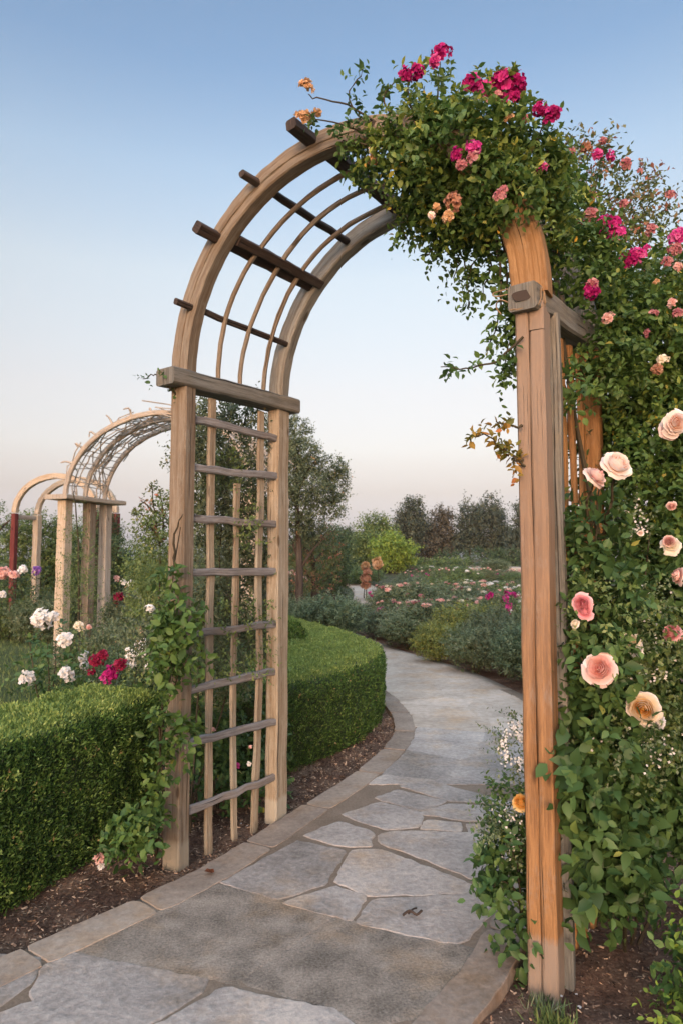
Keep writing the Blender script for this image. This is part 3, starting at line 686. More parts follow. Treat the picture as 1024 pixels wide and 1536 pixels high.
# ================================================================ HEDGES
def hedge(name, cl, w, h, label, n, seed, lean=0., zb=-.02):
    """clipped hedge along centreline cl (k,2): dark twiggy core + a skin of small leaves"""
    k = np.random.default_rng(seed); cl = curve(*cl, n=120); t = nz(np.gradient(cl, axis=0)); nrm = np.stack([t[:, 1], -t[:, 0]], 1)
    L = np.r_[0, np.cumsum(np.linalg.norm(np.diff(cl, axis=0), axis=1))]
    w = np.interp(np.linspace(0, 1, 120), np.linspace(0, 1, len(w)), w) if hasattr(w, '__len__') else np.full(120, w)
    root = thing('box_hedge', (cl[0][0], cl[0][1], 0), label, 'hedge')
    # cross-section profile: param q 0..1 from front foot over the top to the back foot
    def surf(s, q, inset=0.):
        c = np.stack([np.interp(s, L, cl[:, i]) for i in (0, 1)], -1); nn = np.stack([np.interp(s, L, nrm[:, i]) for i in (0, 1)], -1)
        ww = np.interp(s, L, w)/2; per = 2*h+2*ww; d = q*per
        a = np.where(d < h, ww, np.where(d < h+2*ww, ww-(d-h), -ww)); z = np.where(d < h, d, np.where(d < h+2*ww, h, per-d))
        # superellipse rounding of the shoulders and ends
        e = np.minimum(s, L[-1]-s); er = np.clip(e/.22, 0, 1); endf = np.sqrt(np.clip(1-(1-er)**2.5, 0, 1))
        zz = z/h; r = 1-.05*np.clip((zz-.86)/.14, 0, 1)**2
        tp = 1-.045*np.clip((np.abs(a)/ww-.8)/.2, 0, 1)**2
        a2 = (a*r*(.93+.07*np.clip(zz*3, 0, 1)) - np.sign(a)*inset)*endf; z2 = (z*tp - inset*np.clip((zz-.2)*2, 0, 1))*(.80+.2*endf)
        p = np.stack([c[..., 0]+nn[..., 0]*a2, c[..., 1]+nn[..., 1]*a2, zb+z2], -1)
        onr = np.stack([nn[..., 0]*a/ww, nn[..., 1]*a/ww, np.where((d >= h) & (d <= h+2*ww), 1.1, np.clip(zz-.8, 0, 1))], -1)
        lump = .016*wob(p, 4.5, seed)+.016*wob(p*V(1, 1, .35), 16, seed+3)
        return p+nz(onr)*lump[..., None], nz(onr), z2/h
    S, Q = np.meshgrid(np.linspace(.001, L[-1]-.001, 110), np.linspace(0, 1, 44))
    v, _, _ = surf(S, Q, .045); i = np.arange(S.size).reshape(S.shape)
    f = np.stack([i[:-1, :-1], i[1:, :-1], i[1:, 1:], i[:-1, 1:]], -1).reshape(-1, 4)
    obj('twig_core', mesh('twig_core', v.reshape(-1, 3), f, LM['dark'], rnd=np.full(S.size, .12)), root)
    s = k.uniform(0, L[-1], n); q = k.uniform(0, 1, n)
    p, o, zz = surf(s, q, 0); p = p - o*(k.random((n, 1))**1.3*.07)
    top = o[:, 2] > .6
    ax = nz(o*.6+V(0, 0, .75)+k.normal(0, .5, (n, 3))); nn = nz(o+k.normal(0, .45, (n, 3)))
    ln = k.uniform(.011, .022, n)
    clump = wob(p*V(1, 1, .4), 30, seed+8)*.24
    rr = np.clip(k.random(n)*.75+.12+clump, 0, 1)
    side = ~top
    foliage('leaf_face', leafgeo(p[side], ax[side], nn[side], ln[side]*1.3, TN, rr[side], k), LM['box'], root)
    foliage('leaf_top', leafgeo(p[top], ax[top], nn[top], ln[top]*1.2, TN, rr[top], k), LM['boxtop'], root)  # paler top: fresh tip growth, with sky light also put into the colour
    ns = int(55*L[-1]); s2, q2 = k.uniform(.1, L[-1]-.1, ns), k.uniform(.02, .98, ns); p2, o2, _ = surf(s2, q2, 0)
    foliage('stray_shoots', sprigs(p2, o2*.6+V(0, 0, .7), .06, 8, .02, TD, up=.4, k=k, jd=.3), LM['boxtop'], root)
    return root
hedge('box_hedge', [(-2.75, .9), (-2.25, 2.2), (-1.86, 3.1), (-1.55, 3.9), (-1.36, 4.45)], .62, .80, 'tall clipped box hedge with a straight front, left of the large arch', 210000, 3)
hedge('box_hedge', [(-.98, 5.1), (-.50, 5.75), (-.16, 6.5), (-.13, 7.3), (-.50, 8.5), (-1.1, 9.8), (-1.5, 11)], [.8, .95, 1.0, 1.15, 1.3, 1.35, 1.3], .70, 'curving clipped box hedge seen just behind the large arch, bending along the path', 250000, 4)
# ================================================================ PLANTS ON AND AROUND THE ARCH
def px_blob(px, py, Y, rx, ry=None, rd=None):
    ry = ry or rx; s = Y/F
    return P(px, py, Y), (rx*s, (rd if rd else (rx+ry)/2*s), ry*s)
def canes(name, runs, r, parent, mat='cane', sides=5, n=14):
    for ru in runs:
        c = curve(*ru, n=n); c = c+np.r_[np.zeros((1, 3)), R.normal(0, .004, (n-1, 3))]
        timber(name, W[mat], parent, tube(c, np.linspace(r, r*.35, n), sides))
def shoots(runs, dens, s, L=.08, T=TO, n=5, jd=.7, up=0., droop=.2):
    """leafy shoots along curves -> geometry"""
    out = []
    for ru in runs:
        m = 60; c = curve(*ru, n=m); ln = np.linalg.norm(np.diff(c, axis=0), axis=1).sum()
        k_ = max(3, int(ln*dens)); i = R.integers(4, m, k_); t = nz(np.gradient(c, axis=0))[i]
        out.append(sprigs(c[i], t*.5+R.normal(0, .6, (k_, 3)), L, n, s, T, up=up, droop=droop, jd=jd))
    return cat(out)
# ---- climbing rose over the crown of the arch
top = thing('climbing_rose', RF+V(.3, .55, -.05), 'climbing rose with magenta flower trusses piled over the crown of the large arch', 'climbing rose')
TB_ = [px_blob(690, 250, 2.95, 92, 74, .38), px_blob(645, 165, 2.95, 34, 50, .2), px_blob(740, 180, 2.85, 44, 36, .22), px_blob(612, 222, 3.0, 46, 28, .22),
       px_blob(785, 250, 2.8, 34, 40, .22), px_blob(730, 305, 2.85, 56, 34, .26), px_blob(640, 292, 3.0, 42, 28, .22), px_blob(562, 236, 3.08, 30, 14, .15),
       px_blob(806, 335, 2.9, 26, 50, .2), px_blob(690, 325, 3.05, 46, 22, .24), px_blob(772, 298, 2.6, 38, 20, .08), px_blob(815, 270, 2.85, 26, 50, .16), px_blob(596, 228, 2.95, 26, 16, .14), px_blob(738, 262, 2.68, 36, 34, .1)]
g1 = bush_geo(TB_[:1]+TB_[5:], 1350, .09, 6, .040, TO, shell=.35, gap=.33, gs=7, droop=.35, up=.1)
g2 = bush_geo(TB_, 1150, .10, 6, .036, TO, shell=.6, gap=.33, gs=7, droop=.3, up=.2)
foliage('foliage', g1, LM['rose'], top); foliage('young_foliage', g2, LM['roseyel'], top)
A_ = lambda px, py, Y=2.9: P(px, py, Y)
left_runs = [[A_(600, 225, 3.0), A_(560, 205, 3.0), A_(520, 190, 3.0), A_(478, 180, 3.0), A_(462, 178, 3.0)],
             [A_(600, 215, 3.0), A_(560, 190, 3.0), A_(525, 155, 3.0), A_(535, 120, 3.0), A_(546, 102, 3.0)],
             [A_(590, 205, 3.0), A_(545, 170, 3.0), A_(505, 152, 3.0), A_(470, 148, 3.0), A_(461, 140, 3.0)],
             [A_(590, 220, 3.0), A_(545, 215, 3.0), A_(512, 212, 3.0), A_(500, 222, 3.0)], [A_(600, 190, 3), A_(575, 150, 3), A_(590, 125, 3), A_(612, 118, 3)]]
up_runs = [[A_(650, 190), A_(655, 140), A_(660, 90)], [A_(740, 190), A_(750, 150), A_(752, 125)], [A_(790, 240, 2.8), A_(810, 200, 2.8), A_(820, 172, 2.8)],
           [A_(800, 260, 2.8), A_(825, 225, 2.8), A_(832, 200, 2.8)], [A_(700, 180), A_(712, 140), A_(710, 128)], [A_(620, 180), A_(612, 140), A_(615, 116)]]
hang = [[A_(690, 345, 3.05), A_(688, 385, 3.05), A_(680, 425, 3.1)], [A_(725, 340, 2.95), A_(715, 385, 2.95), A_(700, 425, 3.0), A_(704, 462, 3.0)],
        [A_(740, 350, 2.8), A_(752, 420, 2.75), A_(745, 480, 2.75), A_(728, 535, 2.75)], [A_(752, 360, 2.8), A_(762, 440, 2.75), A_(766, 500, 2.75), A_(748, 575, 2.75)],
        [A_(655, 340, 3.1), A_(648, 370, 3.1), A_(640, 385, 3.1)], [A_(765, 380, 2.8), A_(772, 460, 2.75), A_(775, 530, 2.75), A_(768, 560, 2.75)],
        [A_(620, 320, 3.1), A_(600, 340, 3.1), A_(612, 362, 3.1)], [A_(730, 360, 2.9), A_(735, 400, 2.9), A_(722, 440, 2.9)], [A_(672, 345, 3.05), A_(700, 400, 3.05), A_(716, 418, 3.0)]]
side = [[A_(784, 505, 2.62), A_(745, 540, 2.66), A_(700, 552, 2.7), A_(662, 551, 2.72)], [A_(784, 690, 2.62), A_(760, 680, 2.62), A_(735, 655, 2.62), A_(708, 652, 2.62)],
        [A_(786, 700, 2.62), A_(772, 690, 2.62), A_(770, 702, 2.62)], [A_(782, 640, 2.62), A_(760, 640, 2.62), A_(745, 632, 2.62)]]
foliage('spray_foliage', shoots(left_runs[:2]+left_runs[3:], 26, .036, .07, TO, 5), LM['bigleaf'], top)
foliage('tip_foliage', shoots(up_runs, 34, .036, .08, TO, 5, up=.3), LM['roseyel'], top)
foliage('hanging_foliage', shoots(hang, 60, .036, .08, TO, 5, droop=.5), LM['rose'], top)
foliage('side_foliage', shoots(side[:1], 26, .036, .06, TO, 4), LM['bigleaf'], top)
foliage('autumn_foliage', shoots(side[1:]+side[1:2], 50, .034, .06, TO, 5), leafmat('leaf_autumn', [(0, (.05, .07, .02)), (.4, (.16, .16, .03)), (.75, (.32, .2, .04)), (1, (.36, .12, .03))]), top)
canes('cane', left_runs+up_runs+hang+side, .006, top)
canes('main_cane', [[RF+V(.42, .5, -.05), RF+V(.42, .42, .9), RF+V(.2, .3, 1.8), RF+V(.12, .25, 2.6), P(800, 330, 2.9), P(745, 260, 2.9)],
                    [RF+V(.45, .55, -.05), RF+V(.5, .5, 1.2), RF+V(.3, .4, 2.3), P(790, 280, 2.95), P(690, 250, 3.0), P(610, 225, 3.0)]], .016, top)
for px, py, r, c, i in [(662, 78, 15, 'magenta', 0), (652, 92, 10, 'hotpink', 1), (608, 112, 12, 'magenta', 2), (624, 110, 12, 'magenta', 0), (708, 127, 15, 'magenta', 1), (730, 130, 13, 'hotpink', 0),
                        (752, 128, 20, 'magenta', 1), (772, 122, 17, 'magenta', 0), (768, 145, 14, 'magenta', 2), (742, 147, 13, 'fadedpink', 1), (722, 140, 10, 'hotpink', 2), (808, 162, 11, 'magenta', 0), (826, 170, 13, 'magenta', 1),
                        (818, 183, 7, 'magenta', 2), (788, 177, 7, 'fadedpink', 0), (684, 232, 12, 'magenta', 2), (708, 222, 12, 'hotpink', 0), (710, 238, 11, 'fadedpink', 1), (690, 246, 9, 'fadedpink', 0),
                        (813, 251, 8, 'hotpink', 1), (755, 286, 9, 'fadedpink', 2), (750, 294, 10, 'fadedpink', 1), (680, 303, 14, 'dried', 0), (460, 131, 12, 'tan', 1), (455, 176, 13, 'tan', 0), (476, 168, 9, 'tan', 2),
                        (558, 240, 9, 'tan', 0), (559, 226, 7, 'cream', 1), (762, 176, 10, 'tan', 2), (588, 188, 5, 'fadedpink', 1), (654, 310, 7, 'tan', 2), (670, 325, 9, 'tan', 1), (647, 322, 6, 'blush', 0)]:
    Y = 3.0 if px < 600 else (2.42 if 600 < px < 780 and py > 200 else 2.66)
    p = P(px, py, Y); bloom(top, p, r*Y/F*1.1, facing(p, .35, .6), 'cluster', c, i, 'flower_truss')
# ---- tall rose behind on the right
tall = thing('climbing_rose', V(1.9, 3.6, -.06), 'tall loose climbing rose with reddish young tips filling the right edge', 'climbing rose')
t1 = [px_blob(870, 390, 3.6, 62, 60, .3), px_blob(935, 470, 3.55, 60, 70, .35), px_blob(960, 520, 3.5, 80, 90, .4), px_blob(840, 330, 3.55, 34, 60, .25), px_blob(965, 620, 3.4, 60, 80, .3), px_blob(1000, 690, 3.3, 70, 110, .35),
      px_blob(1060, 560, 3.5, 80, 150, .4), px_blob(985, 800, 3.2, 62, 90, .35), px_blob(1060, 860, 3.2, 70, 140, .4), px_blob(925, 590, 3.4, 40, 60, .2), px_blob(886, 592, 2.78, 20, 24, .07), px_blob(985, 430, 3.6, 60, 50, .35), px_blob(868, 540, 3.5, 34, 50, .16), px_blob(872, 400, 2.98, 34, 56, .1), px_blob(905, 530, 3.0, 26, 40, .1), px_blob(930, 470, 3.0, 30, 36, .1), px_blob(872, 560, 2.7, 12, 30, .05),
      px_blob(980, 700, 3.6, 90, 200, .3), px_blob(1110, 700, 3.6, 90, 200, .4), px_blob(880, 450, 3.65, 40, 50, .25)]
foliage('foliage', cat([bush_geo(t1, 3300, .10, 6, .040, TO, shell=.55, gap=.38, gs=4.5, droop=.25), bush_geo([(c+V(0, .1, 0), np.array(r)*.8) for c, r in t1], 1500, .12, 6, .055, TD, shell=.2, gap=None)]), LM['rose'], tall)
foliage('screen_foliage', bush_geo([px_blob(882, 385, 2.97, 34, 48, .08), px_blob(920, 540, 3.0, 36, 52, .08), px_blob(950, 455, 3.1, 30, 40, .1), px_blob(945, 700, 3.1, 20, 60, .08)], 420, .09, 6, .038, TO, shell=.3, gap=.2, droop=.25), LM['rose'], tall)
foliage('yellow_foliage', bush_geo(t1[:7]+t1[9:12], 900, .10, 6, .04, TO, shell=.8, gap=.3, gs=6), LM['roseyel'], tall)  # yellower leaves over the outer shell
t2 = [px_blob(885, 270, 3.8, 48, 40, .3), px_blob(925, 310, 3.8, 50, 50, .3), px_blob(965, 350, 3.9, 42, 46, .3), px_blob(905, 350, 3.7, 60, 46, .3), px_blob(1005, 430, 3.9, 44, 56, .3), px_blob(1040, 400, 3.9, 34, 50, .3), px_blob(850, 265, 3.8, 25, 40, .2)]
foliage('tip_foliage', cat([bush_geo(t2, 620, .12, 6, .036, TD, shell=.3, gap=.35, gs=6, up=.5), shoots([[P(890, 330, 3.8), P(900, 260, 3.8), P(904, 215, 3.8)], [P(930, 340, 3.8), P(955, 290, 3.8), P(962, 252, 3.8)], [P(950, 380, 3.9), P(985, 330, 3.9), P(1006, 288, 3.9)],
       [P(870, 320, 3.8), P(858, 250, 3.8), P(862, 225, 3.8)], [P(960, 360, 3.9), P(970, 300, 3.9), P(985, 268, 3.9)], [P(1000, 460, 3.9), P(1015, 400, 3.9), P(1018, 350, 3.9)]], 44, .036, .09, TD, 6, up=.4)]), LM['rosered'], tall)
canes('cane', [[V(1.9, 3.6, -.05), V(1.95, 3.6, 1.2), P(930, 520, 3.6), P(890, 330, 3.8), P(904, 218, 3.8)], [V(2.0, 3.7, -.05), V(2.2, 3.8, 1.3), P(980, 480, 3.8), P(960, 330, 3.9), P(1004, 290, 3.9)],
               [V(1.9, 3.5, -.05), V(1.8, 3.4, 1.2), P(900, 480, 3.5), P(870, 330, 3.7), P(858, 240, 3.8)], [V(2.1, 3.7, -.05), V(2.4, 3.7, 1.5), P(1010, 460, 3.9), P(1018, 355, 3.9)]], .012, tall)
for px, py, r, c, i in [(903, 212, 6, 'fadedpink', 0), (896, 232, 8, 'hotpink', 1), (915, 234, 8, 'hotpink', 0), (880, 222, 9, 'dried', 0), (938, 246, 9, 'fadedpink', 1), (856, 228, 8, 'fadedpink', 2), (959, 256, 5, 'fadedpink', 2), (1006, 292, 8, 'fadedpink', 0), (912, 340, 16, 'magenta', 1), (926, 350, 12, 'hotpink', 0), (904, 348, 11, 'magenta', 2),
                        (884, 322, 10, 'fadedpink', 1), (870, 332, 6, 'magenta', 0), (945, 388, 14, 'magenta', 2), (956, 384, 11, 'hotpink', 1), (968, 372, 6, 'hotpink', 0), (885, 436, 12, 'magenta', 0), (889, 426, 9, 'fadedpink', 1), (1014, 354, 12, 'hotpink', 1), (1010, 374, 10, 'fadedpink', 0), (1000, 392, 9, 'fadedpink', 2), (975, 345, 9, 'fadedpink', 1), (885, 295, 9, 'dried', 2),
                        (911, 476, 9, 'palepink', 0), (1006, 455, 7, 'palepink', 1), (980, 470, 8, 'fadedpink', 2), (994, 538, 8, 'cream', 0), (985, 555, 8, 'dried', 1), (1016, 470, 8, 'fadedpink', 1), (983, 423, 5, 'tan', 0), (970, 500, 6, 'fadedpink', 0), (1016, 400, 8, 'palepink', 2), (935, 305, 8, 'fadedpink', 2)]:
    Y = 3.6 if py < 300 else (3.0 if py < 400 else 2.72)
    p = P(px, py, Y); bloom(tall, p, r*Y/F*1.12, facing(p, .35, .5), 'cluster', c, i, 'flower_truss')
# ---- blush rose with broad leaves, foot of the right post
low = thing('climbing_rose', V(1.22, 2.98, -.06), 'broad leaved climbing rose with large blush and salmon blooms beside the right post', 'climbing rose')
b1 = [px_blob(890, 790, 2.8, 34, 54, .16), px_blob(902, 880, 2.75, 44, 56, .18), px_blob(895, 980, 2.7, 38, 56, .18), px_blob(902, 1080, 2.75, 44, 60, .2), px_blob(902, 1180, 2.8, 44, 56, .2), px_blob(912, 1270, 2.85, 42, 50, .2),
      px_blob(915, 1315, 2.9, 34, 24, .18), px_blob(960, 1000, 2.95, 56, 90, .24), px_blob(985, 1130, 3.05, 70, 90, .26), px_blob(1000, 1210, 3.15, 62, 50, .26), px_blob(1040, 1050, 3.1, 60, 140, .26), px_blob(870, 690, 3.4, 30, 60, .1), px_blob(1010, 920, 3.0, 50, 70, .26), px_blob(1080, 1160, 3.2, 80, 100, .4)]
big = bush_geo(b1[3:7]+[px_blob(882, 1325, 2.72, 22, 34, .08), px_blob(866, 1150, 2.65, 14, 50, .1), px_blob(880, 1240, 2.7, 20, 56, .12)], 430, .10, 4, .076, TO, shell=.6, gap=.2, droop=.5, up=0.)
med = bush_geo(b1, 1900, .10, 5, .050, TO, shell=.55, gap=.36, gs=4.5, droop=.35, up=.1)
ins = bush_geo([(c, np.array(r)*.75) for c, r in b1], 900, .10, 5, .065, TD, shell=.2, gap=None)
foliage('broad_leaves', big, LM['bigleaf'], low); foliage('foliage', cat([med, ins]), LM['bigleaf'], low)
foliage('fine_foliage', bush_geo([px_blob(950, 950, 2.75, 50, 60, .2), px_blob(960, 1090, 2.8, 60, 60, .2), px_blob(900, 920, 2.6, 40, 40, .12), px_blob(1000, 1020, 2.8, 50, 60, .2)], 520, .11, 7, .026, TD, shell=.5, gap=.3), LM['mid'], low)
canes('cane', [[V(1.2, 2.95, -.06), V(1.15, 2.8, .5), P(885, 1000, 2.75), P(890, 800, 2.8), P(905, 700, 2.8)], [V(1.25, 3.0, -.06), V(1.35, 2.95, .6), P(960, 1000, 2.95), P(975, 800, 3.0)], [V(1.28, 3.0, -.06), V(1.6, 3.05, .5), P(1000, 1050, 3.05), P(1010, 900, 3.0)],
               [P(890, 820, 2.8), P(880, 760, 2.7), P(890, 722, 2.62)], [P(905, 800, 2.8), P(915, 750, 2.7), P(922, 704, 2.6)], [P(890, 1030, 2.7), P(885, 1015, 2.6), P(900, 1004, 2.55)]], .009, low)
for px, py, r, k_, c, i, Y in [(1012, 634, 17, 'rose', 'blush', 0, 2.75), (1004, 646, 13, 'rose', 'salmon', 1, 2.78), (922, 699, 20, 'rose', 'blush', 1, 2.6), (890, 717, 16, 'rose', 'pinkheart', 0, 2.58), (936, 706, 9, 'rose', 'cream', 2, 2.62), (1006, 818, 12, 'rose', 'cream', 2, 2.75), (1002, 812, 8, 'rose', 'palepink', 1, 2.74), (1018, 864, 11, 'rose', 'palepink', 0, 2.78),
                            (873, 906, 13, 'rose', 'pink', 1, 2.55), (875, 918, 11, 'rose', 'pink', 0, 2.54), (862, 936, 6, 'rose', 'cream', 1, 2.56), (946, 963, 12, 'rose', 'cream', 2, 2.66), (952, 973, 11, 'rose', 'white', 0, 2.66), (1008, 950, 12, 'rose', 'pink', 1, 2.7), (1018, 953, 8, 'rose', 'salmon', 0, 2.7), (900, 1003, 21, 'rose', 'salmon', 1, 2.52), (888, 994, 10, 'rose', 'blush', 2, 2.53),
                            (964, 1061, 21, 'rose', 'yellow', 1, 2.6), (990, 1084, 8, 'rose', 'white', 2, 2.62), (1006, 759, 6, 'rose', 'palepink', 0, 2.78), (960, 800, 4, 'rose', 'blush', 0, 2.8)]:
    p = P(px, py, Y-.02); bloom(low, p, r*Y/F*1.1, facing(p, .5, .3), k_, c, i, 'bloom')
# ---- wispy white-flowered filler in the blush rose
def spray_flowers(name, label, catg, loc, blobs, n, s, mat, lt, nl, ls, group=None):
    t = thing(name, loc, label, catg, group)
    foliage('foliage', bush_geo(blobs, nl, .10, 7, ls, TD, shell=.3, gap=.25), LM[lt], t)
    pts = np.vstack([blob(c, r, n//len(blobs), .5, gap=.55, gs=14, seed=int(R.integers(99)))[0] for c, r in blobs])
    m = len(pts); pe = 5; d = nz(CAM-pts+R.normal(0, .8, (m, 3))+V(0, 0, .5)); a = nz(np.cross(d, R.normal(size=(m, 3)))); b = np.cross(d, a); ph = np.arange(pe)*2*PI/pe
    rad = a[:, None]*np.cos(ph)[None, :, None]+b[:, None]*np.sin(ph)[None, :, None]
    tag(foliage('tiny_flowers', leafgeo(np.repeat(pts, pe, 0), (rad+d[:, None]*.3).reshape(-1, 3), np.repeat(d, pe, 0), s*R.uniform(.7, 1.2, m*pe), (TD[0]*V(1.6, 1, 1), TD[1])), mat, t), kind='stuff')
    return t
spray_flowers('filler_plant', 'wispy plant with tiny white flowers among the blush rose', 'flowering plant', V(1.4, 2.85, -.06),
    [px_blob(950, 990, 2.72, 60, 44, .12), px_blob(930, 1120, 2.66, 60, 40, .12), px_blob(975, 1120, 2.72, 50, 40, .12), px_blob(960, 900, 2.8, 50, 40, .12), px_blob(945, 785, 2.9, 26, 34, .1)], 230, .0065, PM['white'], 'greyg', 300, .02)
spray_flowers('filler_plant', 'airy plant with tiny white flowers at the left side of the right post', 'flowering plant', V(.72, 3.0, -.06),
    [px_blob(775, 1120, 2.85, 26, 34, .1), px_blob(760, 1245, 2.85, 30, 40, .1), px_blob(780, 1090, 2.85, 14, 20, .08)], 300, .006, PM['white'], 'greyg', 210, .018)
# ---- leafy rose in front of the right post, path side
pp = thing('rose_bush', V(.73, 2.92, -.06), 'leafy rose with one peach bloom growing at the path edge by the right post', 'rose bush')
foliage('foliage', cat([bush_geo([px_blob(765, 1235, 2.85, 34, 42, .12), px_blob(770, 1300, 2.82, 26, 44, .1)], 200, .09, 6, .03, TO, shell=.3, gap=.25),
    bush_geo([px_blob(765, 1300, 2.8, 30, 50, .1), px_blob(778, 1370, 2.78, 22, 50, .1), px_blob(790, 1420, 2.78, 20, 30, .08), px_blob(748, 1330, 2.78, 16, 26, .06)], 130, .09, 4, .052, TO, shell=.4, gap=.2, droop=.5)]), LM['bigleaf'], pp)
canes('cane', [[V(.75, 2.9, -.06), P(785, 1380, 2.8), P(770, 1280, 2.82), P(755, 1215, 2.84)], [V(.75, 2.9, -.06), P(778, 1350, 2.8), P(750, 1320, 2.78), P(738, 1335, 2.76)], [V(.75, 2.9, -.06), P(780, 1300, 2.83), P(782, 1205, 2.83)]], .005, pp)
p = P(781, 1204, 2.78); bloom(pp, p, .034, facing(p, .2, .4), 'rose', 'peach', 1)
# ---- leafy clump at the bottom right, weeds at the foot of the post
cl = thing('shrub', V(1.28, 2.42, -.06), 'low leafy clump with bright green shoots in the bottom right corner', 'shrub')
foliage('foliage', bush_geo([(V(1.26, 2.36, .08), (.14, .14, .15)), (V(1.36, 2.5, .16), (.14, .14, .17)), (V(1.42, 2.3, .06), (.15, .15, .14))], 210, .12, 6, .042, TO, shell=.3, gap=.2, up=.6), LM['bigleaf'], cl)
foliage('young_foliage', bush_geo([(V(1.2, 2.33, .06), (.10, .10, .12)), (V(1.3, 2.4, .2), (.12, .12, .1))], 70, .12, 6, .034, TO, shell=.5, gap=.2, up=.9), LM['bright'], cl)
canes('stem', [[V(1.28, 2.42, -.06), V(1.3, 2.4, .1), V(1.22, 2.33, .22)], [V(1.28, 2.42, -.06), V(1.36, 2.46, .1), V(1.42, 2.5, .3)]], .005, cl)
def tuft(loc, h, n, spread, label, mat='mid', seed=1):
    k = np.random.default_rng(seed); loc = np.asarray(loc, float)
    pos = loc+np.c_[k.normal(0, spread, (n, 2)), np.zeros(n)]; d = nz(k.normal(0, .45, (n, 3))+V(0, 0, 1))
    o = foliage('grass_tuft', leafgeo(pos-loc, d, k.normal(size=(n, 3)), h*k.uniform(.5, 1.1, n), TB, k=k), LM[mat]); o.location = Vector(loc)
    return tag(o, label, 'grass tuft')
tuft(G(818, 1512, -.06), .055, 120, .035, 'fine grassy weed growing at the foot of the right post', 'greyg', 3)
tuft(G(828, 1545, -.06), .08, 160, .03, 'bright green tuft nearest the camera below the right post', 'mid', 4)
# ---- left post creeper and trellis rose
cr = thing('climbing_plant', LF+V(-.12, .06, -.02), 'leafy creeper wrapping the left front post of the large arch', 'climbing plant')
c1 = [px_blob(272, 925, 3.42, 24, 34, .1), px_blob(285, 985, 3.4, 14, 22, .07), px_blob(252, 965, 3.5, 18, 34, .1), px_blob(252, 1015, 3.42, 16, 20, .08), px_blob(276, 1108, 3.36, 18, 22, .06), px_blob(243, 1100, 3.45, 10, 46, .06), px_blob(212, 1240, 3.42, 32, 24, .1), px_blob(190, 1258, 3.4, 22, 18, .1), px_blob(238, 1160, 3.45, 8, 46, .05), px_blob(258, 870, 3.5, 8, 24, .05)]
foliage('leaves', cat([bush_geo(c1, 250, .07, 4, .056, TO, shell=.4, gap=.2, droop=.45, up=0.), bush_geo(c1, 190, .06, 5, .036, TO, shell=.3, gap=.2)]), LM['rose'], cr)
canes('stem', [[LF+V(-.12, .06, -.02), P(246, 1180, 3.5), P(240, 1080, 3.5), P(258, 1000, 3.45), P(255, 900, 3.5), P(262, 850, 3.5), P(270, 790, 3.53)], [LF+V(-.12, .06, -.02), P(238, 1150, 3.5), P(250, 1060, 3.5), P(285, 980, 3.4)],
    [P(262, 850, 3.48), P(262, 800, 3.48), P(275, 770, 3.48)], [LF+V(-.12, .06, 0), P(225, 1250, 3.45), P(180, 1250, 3.4)]], .008, cr)
p = P(150, 1288, 3.35); bloom(cr, p, .03, facing(p, .2, .2), 'cluster', 'palepink', 2); p = P(152, 1300, 3.36); bloom(cr, p, .018, facing(p, .3, .2), 'cluster', 'white', 1)
tr = thing('climbing_rose', (LF+LR)/2+V(-.3, .1, -.02), 'fine leaved climbing rose grown through the left trellis', 'climbing rose')
r1 = [px_blob(345, 660, 4.35, 58, 60, .2), px_blob(335, 740, 4.4, 62, 70, .22), px_blob(345, 830, 4.4, 62, 70, .22), px_blob(350, 905, 4.4, 58, 50, .22), px_blob(335, 985, 4.3, 60, 60, .2), px_blob(300, 700, 4.5, 40, 60, .2), px_blob(380, 800, 4.5, 40, 70, .2), px_blob(250, 940, 4.4, 60, 60, .25), px_blob(330, 620, 4.4, 44, 26, .15)]
foliage('foliage', bush_geo(r1, 3600, .11, 7, .030, TD, shell=.2, gap=.25, gs=5, up=.2), LM['olive'], tr)
foliage('front_foliage', cat([bush_geo([px_blob(375, 790, 3.95, 22, 40, .06), px_blob(390, 960, 3.95, 16, 60, .06), px_blob(350, 930, 3.9, 34, 26, .06), px_blob(345, 985, 3.9, 26, 30, .06), px_blob(340, 700, 4.0, 26, 40, .06)], 240, .08, 6, .024, TD, shell=.2, gap=.25)]), LM['mid'], tr)
wisps = [[P(345, 650, 4.4), P(340, 605, 4.4), P(318, 585, 4.4)], [P(360, 660, 4.4), P(372, 610, 4.4), P(365, 590, 4.4)], [P(300, 680, 4.5), P(296, 640, 4.5), P(305, 610, 4.5)], [P(262, 575, 3.6), P(240, 562, 3.6), P(216, 568, 3.6)], [P(285, 600, 3.7), P(258, 585, 3.6), P(246, 560, 3.55)]]
foliage('wisp_foliage', shoots(wisps, 40, .028, .06, TO, 5), LM['bigleaf'], tr)
canes('cane', [[(LF+LR)/2+V(-.3, .1, -.02), P(350, 1000, 4.3), P(330, 850, 4.4), P(345, 640, 4.4)], [(LF+LR)/2+V(-.25, .1, -.02), P(300, 1000, 4.3), P(310, 850, 4.5), P(300, 650, 4.5)]]+wisps, .007, tr)
lb = thing('shrub', V(-.8, 4.45, -.02), 'low dark leafy shrub with a few small red flowers behind the left trellis', 'shrub')
foliage('foliage', bush_geo([(V(-.95, 4.35, .3), (.3, .3, .34)), (V(-.68, 4.75, .3), (.3, .3, .36)), (V(-1.05, 4.6, .5), (.35, .3, .35)), (V(-.6, 4.5, .12), (.18, .2, .16))], 700, .12, 5, .05, TO, shell=.4, gap=.2, droop=.3), LM['bigleaf'], lb)
foliage('upper_foliage', bush_geo([(V(-.9, 4.8, .75), (.34, .3, .28)), (V(-1.2, 4.7, .7), (.3, .3, .3))], 500, .12, 6, .03, TD, shell=.3, gap=.2), LM['mid'], lb)
